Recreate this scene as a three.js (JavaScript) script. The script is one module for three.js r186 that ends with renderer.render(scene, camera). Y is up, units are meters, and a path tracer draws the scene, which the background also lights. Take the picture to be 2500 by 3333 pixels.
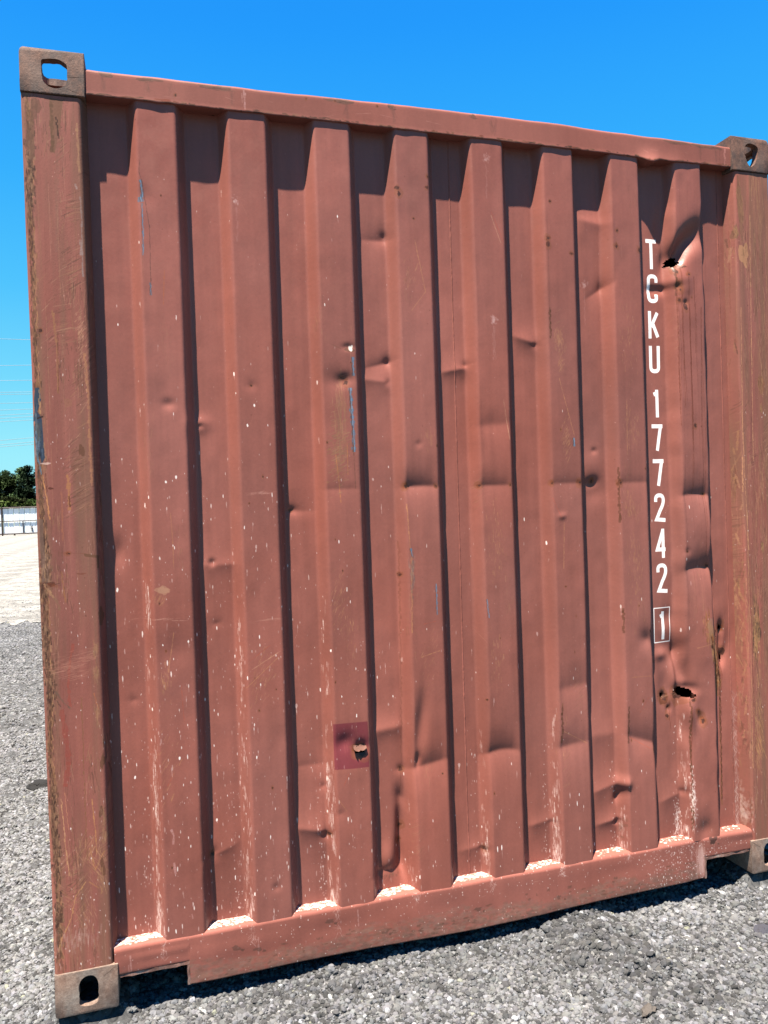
import * as THREE from 'three';
import { mergeGeometries, mergeVertices, toCreasedNormals } from 'three/addons/utils/BufferGeometryUtils.js';
import { Brush, Evaluator, SUBTRACTION } from 'three-bvh-csg';

// ---------------------------------------------------------------- camera, sky, sun, exposure
const scene = new THREE.Scene();
const CAMP = [0.26606, 1.34898, 2.27466], YAW = -0.298285, PITCH = -0.01056, ROLL = -0.03385, FPX = 2569.76;
const camera = new THREE.PerspectiveCamera(2 * Math.atan(1666.5 / FPX) * 180 / Math.PI, 0.75, 0.05, 900);
camera.position.set(...CAMP);
camera.rotation.order = 'YXZ';
camera.rotation.set(PITCH, YAW, ROLL);
camera.updateMatrixWorld(true);
scene.add(camera);

const EXPOSURE = 4;
const lin = (c) => (c /= 255) <= 0.04045 ? c / 12.92 : Math.pow((c + 0.055) / 1.055, 2.4);
function makeSky() {                                  // clear summer air: colour by height above the horizon only
  const w = 256, h = 256, d = new Float32Array(w * h * 4);
  const stops = [[-90, 120, 130, 135], [-2, 150, 190, 205], [0, 176, 240, 250], [4, 158, 238, 254], [9, 118, 218, 254], [15, 80, 196, 254], [22, 54, 176, 254], [31, 36, 154, 253], [50, 26, 120, 228], [90, 16, 84, 186]];
  for (let j = 0; j < h; j++) {
    const e = (j + 0.5) / h * 180 - 90;
    let k = 0; while (k < stops.length - 2 && stops[k + 1][0] < e) k++;
    const a = stops[k], b = stops[k + 1], t = Math.min(1, Math.max(0, (e - a[0]) / (b[0] - a[0])));
    for (let i = 0; i < w; i++) {
      const o = (j * w + i) * 4;
      for (let c = 0; c < 3; c++) d[o + c] = (lin(a[c + 1]) * (1 - t) + lin(b[c + 1]) * t) / EXPOSURE;
      d[o + 3] = 1;
    }
  }
  const t = new THREE.DataTexture(d, w, h, THREE.RGBAFormat, THREE.FloatType);
  t.mapping = THREE.EquirectangularReflectionMapping; t.magFilter = t.minFilter = THREE.LinearFilter; t.needsUpdate = true;
  return t;
}
scene.background = makeSky();
scene.environment = scene.background;

const sun = new THREE.DirectionalLight(new THREE.Color().setRGB(1, 0.9, 0.78), 5);
const SUN = new THREE.Vector3(-0.96, 4.2, 1).normalize();
sun.position.copy(SUN).multiplyScalar(30).add(new THREE.Vector3(1.2, 1, -1)); sun.target.position.set(1.2, 1, -1);
sun.castShadow = true; sun.shadow.mapSize.set(4096, 4096);
Object.assign(sun.shadow.camera, { left: -8, right: 8, top: 8, bottom: -8, near: 1, far: 60 });
scene.add(sun, sun.target);
const renderer = new THREE.WebGLRenderer({ antialias: true });
renderer.toneMapping = THREE.LinearToneMapping;
renderer.toneMappingExposure = EXPOSURE;
renderer.shadowMap.enabled = true;

// ---------------------------------------------------------------- helpers
let seed = 12345;
const rnd = () => { seed = (seed + 0x6D2B79F5) | 0; let t = Math.imul(seed ^ (seed >>> 15), 1 | seed); t = (t + Math.imul(t ^ (t >>> 7), 61 | t)) ^ t; return ((t ^ (t >>> 14)) >>> 0) / 4294967296; };
const rr = (a, b) => a + (b - a) * rnd();
const gauss = () => (rnd() + rnd() + rnd() + rnd() - 2);
const sstep = (a, b, x) => { const t = Math.min(1, Math.max(0, (x - a) / (b - a))); return t * t * (3 - 2 * t); };
const lerp = (a, b, t) => a + (b - a) * t;
const clamp = (x, a, b) => Math.min(b, Math.max(a, x));
function hash2(i, j) { let h = Math.imul(i, 374761393) + Math.imul(j, 668265263) | 0; h = Math.imul(h ^ (h >>> 13), 1274126177); return ((h ^ (h >>> 16)) >>> 0) / 4294967296; }
function vnoise(x, y) {
  const i = Math.floor(x), j = Math.floor(y), fx = x - i, fy = y - j, u = fx * fx * (3 - 2 * fx), v = fy * fy * (3 - 2 * fy);
  return lerp(lerp(hash2(i, j), hash2(i + 1, j), u), lerp(hash2(i, j + 1), hash2(i + 1, j + 1), u), v) * 2 - 1;
}
const fbm = (x, y, o = 4) => { let s = 0, a = 0.5; for (let k = 0; k < o; k++) { s += a * vnoise(x, y); x = x * 2.03 + 17.1; y = y * 2.03 + 5.3; a *= 0.5; } return s; };

// photograph pixel -> direction, and the point where it meets a vertical plane z or a level y
const camM = new THREE.Matrix4().makeRotationFromEuler(camera.rotation);
function ray(u, v) { return new THREE.Vector3((u - 1250) / FPX, -(v - 1666.5) / FPX, -1).applyMatrix4(camM); }
function onZ(u, v, z = 0) { const d = ray(u, v), t = (z - CAMP[2]) / d.z; return [CAMP[0] + t * d.x, CAMP[1] + t * d.y]; }
function onY(u, v, y) { const d = ray(u, v), t = (y - CAMP[1]) / d.y; return [CAMP[0] + t * d.x, CAMP[2] + t * d.z]; }

const names = {};
function numbered(n) { const k = names[n] = (names[n] ?? -1) + 1; return k ? n + '_' + String(k).padStart(3, '0') : n; }
function tag(o, label, category, group, kind) { if (label) o.userData.label = label; if (category) o.userData.category = category; if (group) o.userData.group = group; if (kind) o.userData.kind = kind; return o; }
function mesh(name, geo, mat, parent = scene) { const m = new THREE.Mesh(geo, mat); m.name = parent === scene ? numbered(name) : name; m.castShadow = m.receiveShadow = true; parent.add(m); return m; }
function root(name, label, category, group) { const g = new THREE.Group(); g.name = numbered(name); scene.add(g); return tag(g, label, category, group); }
function box(x0, x1, y0, y1, z0, z1) { const g = new THREE.BoxGeometry(x1 - x0, y1 - y0, z1 - z0); g.translate((x0 + x1) / 2, (y0 + y1) / 2, (z0 + z1) / 2); return boxUV(g); }
function boxUV(g0, s = 1) {                           // metre uv, by the way each face points
  const g = g0.index ? g0.toNonIndexed() : g0, p = g.attributes.position, uv = new Float32Array(p.count * 2), a = new THREE.Vector3(), b = new THREE.Vector3(), c = new THREE.Vector3();
  for (let i = 0; i < p.count; i += 3) {
    a.fromBufferAttribute(p, i); b.fromBufferAttribute(p, i + 1); c.fromBufferAttribute(p, i + 2);
    const n = b.clone().sub(a).cross(c.clone().sub(a)); const ax = Math.abs(n.x), ay = Math.abs(n.y), az = Math.abs(n.z);
    [a, b, c].forEach((q, k) => { const [s1, t1] = az >= ax && az >= ay ? [q.x, q.y] : ax >= ay ? [q.z, q.y] : [q.x, q.z]; uv[(i + k) * 2] = s1 * s; uv[(i + k) * 2 + 1] = t1 * s; });
  }
  g.setAttribute('uv', new THREE.BufferAttribute(uv, 2));
  return g;
}
// a sheet over stations s x profile points t; f(i, j) -> [x, y, z, u, v]; skip(i, j) leaves a cell out
function sheet(ni, nj, f, skip) {
  const pos = new Float32Array(ni * nj * 3), uv = new Float32Array(ni * nj * 2), idx = [];
  for (let j = 0; j < nj; j++) for (let i = 0; i < ni; i++) {
    const q = f(i, j), o = j * ni + i;
    pos[o * 3] = q[0]; pos[o * 3 + 1] = q[1]; pos[o * 3 + 2] = q[2]; uv[o * 2] = q[3]; uv[o * 2 + 1] = q[4];
  }
  for (let j = 0; j < nj - 1; j++) for (let i = 0; i < ni - 1; i++) {
    if (skip && skip(i, j)) continue;
    const a = j * ni + i, b = a + 1, c = a + ni, d = c + 1;
    idx.push(a, b, d, a, d, c);
  }
  const g = new THREE.BufferGeometry();
  g.setAttribute('position', new THREE.BufferAttribute(pos, 3)); g.setAttribute('uv', new THREE.BufferAttribute(uv, 2));
  g.setIndex(idx); g.computeVertexNormals();
  return g;
}
function canvas(w, h) { const c = document.createElement('canvas'); c.width = w; c.height = h; return c; }
function texOf(c, color = true) { const t = new THREE.CanvasTexture(c); if (color) t.colorSpace = THREE.SRGBColorSpace; t.wrapS = t.wrapT = THREE.RepeatWrapping; t.magFilter = THREE.LinearFilter; t.anisotropy = 8; return t; }
function fillPixels(c, f) { const g = c.getContext('2d'), im = g.getImageData(0, 0, c.width, c.height), d = im.data; for (let y = 0; y < c.height; y++) for (let x = 0; x < c.width; x++) { const q = f(x, y), o = (y * c.width + x) * 4; d[o] = q[0]; d[o + 1] = q[1]; d[o + 2] = q[2]; d[o + 3] = 255; } g.putImageData(im, 0, 0); }
// noise that tiles over n cells
function tnoise(x, y, n) { const i = Math.floor(x), j = Math.floor(y), fx = x - i, fy = y - j, u = fx * fx * (3 - 2 * fx), v = fy * fy * (3 - 2 * fy), m = (k) => ((k % n) + n) % n; return lerp(lerp(hash2(m(i), m(j)), hash2(m(i + 1), m(j)), u), lerp(hash2(m(i), m(j + 1)), hash2(m(i + 1), m(j + 1)), u), v) * 2 - 1; }

// ---------------------------------------------------------------- shared surfaces
const PAINT = [127, 77, 67];                           // faded red oxide, sRGB
function paintPixel(x, y, streak = 1) {                // x, y in metres
  const b = fbm(x * 5 + 3, y * 3 + 1, 4) * 0.10 + fbm(x * 60, y * 4, 3) * 0.05 * streak + vnoise(x * 700, y * 700) * 0.014 + vnoise(x * 190, y * 150) * 0.014 + fbm(x * 1.6 + 8, y * 1.1 + 4, 3) * 0.06;
  const h = fbm(x * 3 + 40, y * 2 + 9, 3);             // patches of dirt and bleaching shift the hue a little
  return [PAINT[0] * (1 + b), PAINT[1] * (1 + b) + h * 5, PAINT[2] * (1 + b) + h * 7];
}
const rust = ['#5a3726', '#6b3f28', '#4a2d20', '#7a4c30', '#3b2721'];
const sand = ['#957852', '#a08361', '#87704f', '#7d6850'];
const chalk = ['#dcd5cd', '#cbbfb6', '#e6e0d9', '#bfaea4'];
const muted = (h, k = 0.3) => { if (h.length !== 7) return h; const c = [1, 3, 5].map((i) => parseInt(h.slice(i, i + 2), 16)); if (c[0] + c[1] + c[2] > 600) return h; return `rgb(${c.map((v, i) => Math.round([0.95, 0.86, 0.87][i] * lerp(v, [112, 76, 62][i], k))).join(',')})`; };
const pick = (a) => a[Math.floor(rnd() * a.length)];
function Painter(c, x0, x1, y0, y1) {                  // draws on a canvas in metres
  const g = c.getContext('2d'), sx = c.width / (x1 - x0), sy = c.height / (y1 - y0);
  const X = (x) => (x - x0) * sx, Y = (y) => (y1 - y) * sy;
  const P = {
    g, X, Y, sx, sy, k: 0.3,
    poly(pts, col, a = 1) { g.globalAlpha = a; g.fillStyle = muted(col, P.k); g.beginPath(); pts.forEach(([x, y], i) => i ? g.lineTo(X(x), Y(y)) : g.moveTo(X(x), Y(y))); g.closePath(); g.fill(); g.globalAlpha = 1; },
    blob(x, y, rx, ry, col, a = 1, rough = 0.35, n = 14) { const k = rnd() * 100; P.poly(Array.from({ length: n }, (_, i) => { const t = i / n * 6.2832, q = 1 + rough * vnoise(Math.cos(t) * 1.7 + k, Math.sin(t) * 1.7 + k * 2); return [x + Math.cos(t) * rx * q, y + Math.sin(t) * ry * q]; }), col, a); },
    line(pts, w, col, a = 1, jag = 0) {                // a scratch: broken, uneven in width
      for (let i = 0; i < pts.length - 1; i++) {
        const [xa, ya] = pts[i], [xb, yb] = pts[i + 1], L = Math.hypot(xb - xa, yb - ya), n = Math.max(1, Math.ceil(L / 0.008));
        for (let k = 0; k < n; k++) {
          const t0 = k / n, t1 = (k + 1) / n, j = () => (rnd() - 0.5) * 2 * jag;
          const ww = w * rr(0.45, 1.35);
          const xs = lerp(xa, xb, t0), ys = lerp(ya, yb, t0), xe = lerp(xa, xb, t1), ye = lerp(ya, yb, t1);
          const dx = (xe - xs) / (L / n || 1), dy = (ye - ys) / (L / n || 1), ox = -dy * ww / 2, oy = dx * ww / 2, jx = j(), jy = 0;
          P.poly([[xs + ox + jx, ys + oy + jy], [xe + dx * 0.001 + ox + jx, ye + dy * 0.001 + oy], [xe + dx * 0.001 - ox + jx, ye + dy * 0.001 - oy], [xs - ox + jx, ys - oy + jy]], col, a * rr(0.55, 1));
        }
      }
    },
    scuff(x, y, w, h, col, n, a = 0.5, len = 0.02, wid = 0.0012, ang = Math.PI / 2) { for (let i = 0; i < n; i++) { const px = x + gauss() * w * 0.5, py = y + gauss() * h * 0.5, l = len * rr(0.3, 1.2), t = ang + gauss() * 0.15; P.line([[px - Math.cos(t) * l / 2, py - Math.sin(t) * l / 2], [px + Math.cos(t) * l / 2, py + Math.sin(t) * l / 2]], wid * rr(0.6, 1.6), Array.isArray(col) ? pick(col) : col, a * rr(0.4, 1)); } },
    rustSpot(x, y, r, ry = r) { P.blob(x, y, r * 1.7, ry * 1.9, '#7d5238', 0.45); P.blob(x, y, r, ry, pick(rust), 0.9, 0.6); P.blob(x + r * 0.2, y - ry * 0.1, r * 0.5, ry * 0.5, '#2c211b', 0.9, 0.7); },
    fleck(x, y, w, h, a = 0.9) { P.blob(x, y, w, h, pick(chalk), a, 0.4, 9); if (rnd() < 0.25) P.line([[x, y], [x + rr(-1, 1) * 0.002, y - h * rr(1.5, 4)]], w * 0.6, '#d8c8bf', 0.5); },
  };
  return P;
}
function noiseTex(n, size, f, color) { const c = canvas(size, size); fillPixels(c, (x, y) => f(x / size * n, y / size * n, n)); return texOf(c, color); }
const peel = noiseTex(64, 512, (x, y, n) => { const v = 128 + 60 * tnoise(x, y, n) + 50 * tnoise(x * 4, y * 4, n * 4); return [v, v, v]; }, false);
const roughT = noiseTex(32, 512, (x, y, n) => { const v = 165 + 35 * tnoise(x, y, n) + 25 * tnoise(x * 8, y * 8, n * 8); return [v, v, v]; }, false);
function rep(t, a, b) { const q = t.clone(); q.repeat.set(a, b); q.needsUpdate = true; return q; }
const tileTex = (base, dark, light, hueN) => noiseTex(8, 1024, (x, y, n) => {
  const v = tnoise(x, y, n) * 0.35 + tnoise(x * 2, y * 2, n * 2) * 0.3 + tnoise(x * 6, y * 6, n * 6) * 0.3 + tnoise(x * 20, y * 20, n * 20) * 0.28 + tnoise(x * 50, y * 50, n * 50) * 0.2, q = tnoise(x * 3 + 9, y * 1.0 + 3, n);
  const t = clamp(v, -1, 1), e = t < 0 ? dark : light;
  return [0, 1, 2].map((c) => clamp(lerp(base[c], e[c], Math.min(1, Math.abs(t) * 1.25)) + q * hueN[c], 0, 255));
}, true);
const rustyT = tileTex([92, 67, 55], [56, 42, 36], [118, 88, 72], [10, 1, -3]);
const dustyT = tileTex([115, 99, 88], [86, 70, 61], [140, 126, 114], [7, 0, -3]);
const plainT = noiseTex(8, 512, (x, y, n) => { const b = 1 + tnoise(x, y, n) * 0.06 + tnoise(x * 4, y * 4, n * 4) * 0.05 + tnoise(x * 32, y * 32, n * 32) * 0.05; return PAINT.map((c) => c * b); }, true);
const M = {
  rusty: new THREE.MeshStandardMaterial({ map: rep(rustyT, 2.5, 2.5), roughness: 0.75, bumpMap: rep(peel, 4, 4), bumpScale: 0.0004 }),
  dusty: new THREE.MeshStandardMaterial({ map: rep(dustyT, 2.5, 2.5), roughness: 0.88, bumpMap: rep(peel, 4, 4), bumpScale: 0.0004 }),
  paint: new THREE.MeshPhysicalMaterial({ specularIntensity: 0.25, map: plainT, roughness: 0.6, bumpMap: rep(peel, 2, 2), bumpScale: 0.0002 }),
  lip: new THREE.MeshStandardMaterial({ map: rep(tileTex([118, 88, 78], [84, 58, 50], [142, 124, 114], [6, 0, -2]), 6, 6), roughness: 0.85 }),
  dark: new THREE.MeshStandardMaterial({ color: '#6b4a40', roughness: 0.9 }),
  floor: new THREE.MeshStandardMaterial({ color: '#4a3c30', roughness: 0.9 }),
};

// ---------------------------------------------------------------- ground
const FOOT = [[0.085, -0.105], [2.353, -0.105], [0.085, -5.97], [2.353, -5.97]];   // where the castings stand
function groundY(x, z) {
  const d = Math.hypot(x - 1, z), near = 1 - sstep(3, 9, d);
  let y = -0.046 + 0.012 * fbm(x * 1.3 + 5, z * 1.3, 3) + near * (0.010 * fbm(x * 5, z * 5 + 3, 3) + 0.006 * vnoise(x * 19, z * 19) + 0.0045 * vnoise(x * 43, z * 43 + 9));
  const mound = (mx, mz, r, h) => h * Math.exp(-((x - mx) ** 2 + (z - mz) ** 2) / (r * r));
  y += mound(1.57, 0.16, 0.17, 0.022) + mound(1.60, -0.03, 0.12, 0.018) + mound(0.78, 0.06, 0.12, 0.016) + mound(0.20, 0.11, 0.16, 0.012) + mound(-0.12, -0.1, 0.22, 0.02) + mound(1.62, 0.35, 0.2, 0.012);
  y += (mound(1.58, 0.12, 0.2, 0.020) + mound(1.68, 0.38, 0.16, 0.014) + mound(0.76, 0.06, 0.1, 0.014)) * vnoise(x * 31 + 3, z * 31);     // churned clods
  for (const [fx, fz] of FOOT) { const q = Math.max(Math.abs(x - fx) / 0.075, Math.abs(z - fz) / 0.065); y = lerp(0.001, y, sstep(0.95, 1.7, q)); }
  if (z < -64) y += 0;
  return y;
}
const paleStrip = (x, z) => sstep(0.02, -0.12, x + 0.12 * fbm(x * 4, z * 2.5, 3)) * sstep(1.2, 0.6, z) * (0.7 + 0.6 * fbm(x * 1.7, z * 1.1 + 4, 3));     // paler strip with a ragged border along the container's side
const groundTone = (x, z) => { const m = fbm(x * 2.4, z * 1.2, 3), n = fbm(x * 0.5 + 3, z * 0.5, 3), gr = 0.084 + m * 0.02 + n * 0.02 + 0.04 * paleStrip(x, z); return [gr * 0.97, gr, gr * 1.04]; };
{
  const axis = (lo, a, b, hi, step, grow) => { const m = []; for (let x = a; x <= b + 1e-6; x += step) m.push(x); let s = step; const R = []; let x = b; while (x < hi) { s = Math.min(s * grow, 40); x += s; R.push(x); } s = step; const Lf = []; x = a; while (x > lo) { s = Math.min(s * grow, 40); x -= s; Lf.unshift(x); } return [...Lf, ...m, ...R]; };
  const xs = axis(-400, -0.6, 2.8, 400, 0.016, 1.09), zs = axis(-420, -0.5, 1.1, 300, 0.016, 1.07);
  const col = [];
  const g = sheet(xs.length, zs.length, (i, j) => { const x = xs[i], z = zs[zs.length - 1 - j]; return [x, groundY(x, z), z, x / 1.1, z / 1.1]; });
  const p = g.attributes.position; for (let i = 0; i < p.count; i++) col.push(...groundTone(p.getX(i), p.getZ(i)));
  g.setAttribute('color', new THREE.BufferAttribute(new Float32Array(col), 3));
  const N = 40, sites = Array.from({ length: N * N }, () => [rnd(), rnd(), rnd()]);     // crushed stone: one tone and height for each cell
  const cc = canvas(1024, 1024), cb = canvas(1024, 1024), tone = new Float32Array(1024 * 1024), hgt = new Float32Array(1024 * 1024);
  for (let y = 0; y < 1024; y++) for (let x = 0; x < 1024; x++) {
    const fx = x / 1024 * N, fy = y / 1024 * N, i0 = Math.floor(fx), j0 = Math.floor(fy); let d1 = 9, d2 = 9, k = 0;
    for (let b = -1; b < 2; b++) for (let a = -1; a < 2; a++) { const ii = ((i0 + a) % N + N) % N, jj = ((j0 + b) % N + N) % N, s = sites[jj * N + ii], d = Math.hypot(i0 + a + s[0] - fx, j0 + b + s[1] - fy); if (d < d1) { d2 = d1; d1 = d; k = s[2]; } else if (d < d2) d2 = d; }
    tone[y * 1024 + x] = 0.62 + k * 0.38; hgt[y * 1024 + x] = Math.min(1, (d2 - d1) * 2.2) * (0.4 + 0.6 * k);
  }
  fillPixels(cc, (x, y) => { const v = tone[y * 1024 + x] * 235 + 14 * tnoise(x / 4, y / 4, 256); return [v, v, v * 0.985]; });
  fillPixels(cb, (x, y) => { const v = hgt[y * 1024 + x] * 230; return [v, v, v]; });
  const gm = new THREE.MeshStandardMaterial({ map: texOf(cc), bumpMap: texOf(cb, false), bumpScale: 0.012, roughness: 0.97, vertexColors: true });
  tag(mesh('ground', g, gm), 'grey crushed asphalt yard fading to pale bare soil', null, null, 'structure');
}
{ // pale bare soil across the back of the yard, laid on the gravel with a ragged border
  const xs = []; for (let x = -46; x < 40; x += x > -4.5 && x < 2.8 ? 0.03 : 0.5) xs.push(x);
  const edge = (x) => -9.2 + 1.5 * fbm(x * 1.3 + 2, 7, 4) + 0.5 * fbm(x * 9, 3, 3);
  const nz = 160, g = sheet(xs.length, nz, (i, j) => { const x = xs[i], z = lerp(edge(x), -66, Math.pow(j / (nz - 1), 2.2)); return [x, groundY(x, z) + 0.010, z, x / 1.7, z / 1.7]; });
  const t = noiseTex(32, 1024, (x, y, n) => { const v = tnoise(x / 4, y / 4, n / 4) * 0.25 + tnoise(x, y, n) * 0.25 + tnoise(x * 4, y * 4, n * 4) * 0.3 + tnoise(x * 14, y * 14, n * 14) * 0.3; return [119 + v * 70, 117 + v * 70, 111 + v * 68]; }, true);
  tag(mesh('bare_soil', g, new THREE.MeshStandardMaterial({ map: t, roughness: 1, bumpMap: rep(peel, 6, 6), bumpScale: 0.006 })), 'pale bare soil across the back of the yard', null, null, 'structure');
}
// loose crushed stone lying on it
function stoneGeo(k) {
  const g = mergeVertices(new THREE.IcosahedronGeometry(1, 1).deleteAttribute('uv').deleteAttribute('normal')), p = g.attributes.position, v = new THREE.Vector3();
  for (let i = 0; i < p.count; i++) { v.fromBufferAttribute(p, i); const q = 0.86 + 0.34 * vnoise(v.x * 1.3 + k * 9, v.y * 1.3 + v.z * 2.1 + k * 5); v.multiplyScalar(q); p.setXYZ(i, v.x, v.y * 0.72, v.z * 0.9); }
  const f = g.toNonIndexed(); f.computeVertexNormals(); return f;
}
const stoneM = new THREE.MeshStandardMaterial({ color: '#ffffff', roughness: 0.93, bumpMap: rep(peel, 1, 1), bumpScale: 0.0004 });
{
  const spots = [];
  const put = (x, z, r, tar) => spots.push([x, z, r, tar]);
  const zone = (x0, x1, z0, z1, per, rmin, rmax, keep, tar) => { const n = Math.round((x1 - x0) * (z1 - z0) * per); for (let i = 0; i < n; i++) { const x = rr(x0, x1), z = rr(z0, z1); if (keep && !keep(x, z)) continue; put(x, z, rmin + (rmax - rmin) * Math.pow(rnd(), 2.6), tar); } };
  zone(-0.75, 2.75, -0.28, 0.75, 27000, 0.0030, 0.0115);
  zone(-0.75, 2.75, -0.1, 0.75, 170, 0.010, 0.016);
  zone(-1.6, 3.6, 0.75, 1.9, 3200, 0.004, 0.013);
  zone(-1.3, -0.02, -3.2, -0.28, 16000, 0.0036, 0.011, (x, z) => x > -1.1 + z * 0.1);
  zone(-3.2, -0.02, -9, -3.2, 2600, 0.006, 0.016);
  zone(-3.0, -0.6, -12, -8.2, 1500, 0.008, 0.022);
  zone(2.6, 4.2, -3, 0.7, 2500, 0.005, 0.014);
  const heap = (mx, mz, rx, rz) => (x, z) => ((x - mx) / rx) ** 2 + ((z - mz) / rz) ** 2 < 1 + 0.5 * vnoise(x * 14, z * 14);
  zone(1.30, 1.90, -0.15, 0.5, 9500, 0.006, 0.017, heap(1.58, 0.12, 0.17, 0.22), true);     // crumbs of black asphalt broken out of the yard
  zone(1.40, 2.0, 0.15, 0.6, 6000, 0.006, 0.016, heap(1.68, 0.38, 0.14, 0.12), true);
  zone(0.60, 0.98, -0.05, 0.25, 5000, 0.006, 0.014, heap(0.76, 0.06, 0.08, 0.07), true);
  zone(0.05, 0.5, 0.0, 0.35, 1500, 0.006, 0.013, heap(0.2, 0.15, 0.1, 0.06), true);
  const groups = [[], [], [], []];
  spots.forEach((s) => groups[Math.floor(rnd() * 4)].push(s));
  const m = new THREE.Matrix4(), q = new THREE.Quaternion(), e = new THREE.Euler(), c = new THREE.Color();
  groups.forEach((list, k) => {
    const im = new THREE.InstancedMesh(stoneGeo(k + 1), stoneM, list.length);
    im.name = numbered('gravel'); im.castShadow = im.receiveShadow = true;
    list.forEach(([x, z, r, tar], i) => {
      e.set(rr(-0.6, 0.6), rr(0, 6.28), rr(-0.6, 0.6)); q.setFromEuler(e);
      const under = FOOT.some(([fx, fz]) => Math.abs(x - fx) < 0.1 && Math.abs(z - fz) < 0.12);
      const y = groundY(x, z) - (under ? r * 1.3 : r * rr(-0.15, 0.4));
      m.compose(new THREE.Vector3(x, y, z), q, new THREE.Vector3(r * rr(0.8, 1.25), r * rr(0.75, 1.15), r * rr(0.8, 1.25)));
      im.setMatrixAt(i, m);
            const pat = 0.05 * fbm(x * 3.1, z * 3.1, 3), w = rnd();
      let a = 0.086 + pat * 0.7 + gauss() * 0.048 + 0.042 * paleStrip(x, z), t = 1;
      if (w < 0.02) a = rr(0.17, 0.25); else if (w < 0.16) a = rr(0.02, 0.04); else if (w < 0.163) { a = rr(0.13, 0.2); t = 0.75; }
      if (tar) a = rr(0.014, 0.06);
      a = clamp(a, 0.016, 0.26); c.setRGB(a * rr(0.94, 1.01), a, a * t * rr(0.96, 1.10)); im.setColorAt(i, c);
    });
    scene.add(tag(im, 'loose grey crushed asphalt gravel strewn over the yard', 'gravel', null, 'stuff'));
  });
}

// ---------------------------------------------------------------- the container: end wall profile and its damage
const Z_HEAD = -0.005, Z_RIB = -0.009, Z_REC = -0.050, RIB0 = 0.289, PITCHX = 0.2505, RIBW = 0.109, SLOPE = 0.0225;
const ribX = (k) => RIB0 + PITCHX * (k - 1);          // left edge of rib k = 1..8
function rawProfile(x) {
  const k = Math.floor((x - RIB0 + SLOPE) / PITCHX); if (k < 0 || k > 7) return Z_REC;
  const t = x - (RIB0 + PITCHX * k);
  if (t < 0) return lerp(Z_RIB, Z_REC, -t / SLOPE);
  if (t <= RIBW) return Z_RIB;
  if (t <= RIBW + SLOPE) return lerp(Z_RIB, Z_REC, (t - RIBW) / SLOPE);
  return Z_REC;
}
const profile = (x) => { let s = 0; for (let k = -4; k <= 4; k++) s += rawProfile(x + k * 0.0013); return s / 9; };
function onWall(u, v) { let z = Z_RIB, q; for (let i = 0; i < 6; i++) { q = onZ(u, v, z); z = rawProfile(q[0]); } return q; }
const dents = [];
// a fold across the sheet: goes in from above over `up` metres and comes back below over `dn`
function fold(u, v, hw, d, up, dn, o = {}) { const [x, y] = onWall(u, v); dents.push({ k: 0, x, y, hw, d, up, dn, tilt: o.tilt ?? 0, l: o.l ?? 1, r: o.r ?? 1, cv: o.cv ?? 0, fx: o.fx ?? 0.022, e: o.e ?? 0.0025, R: Math.max(up, dn) * 5 + hw * Math.abs(o.tilt ?? 0) }); }
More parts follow.
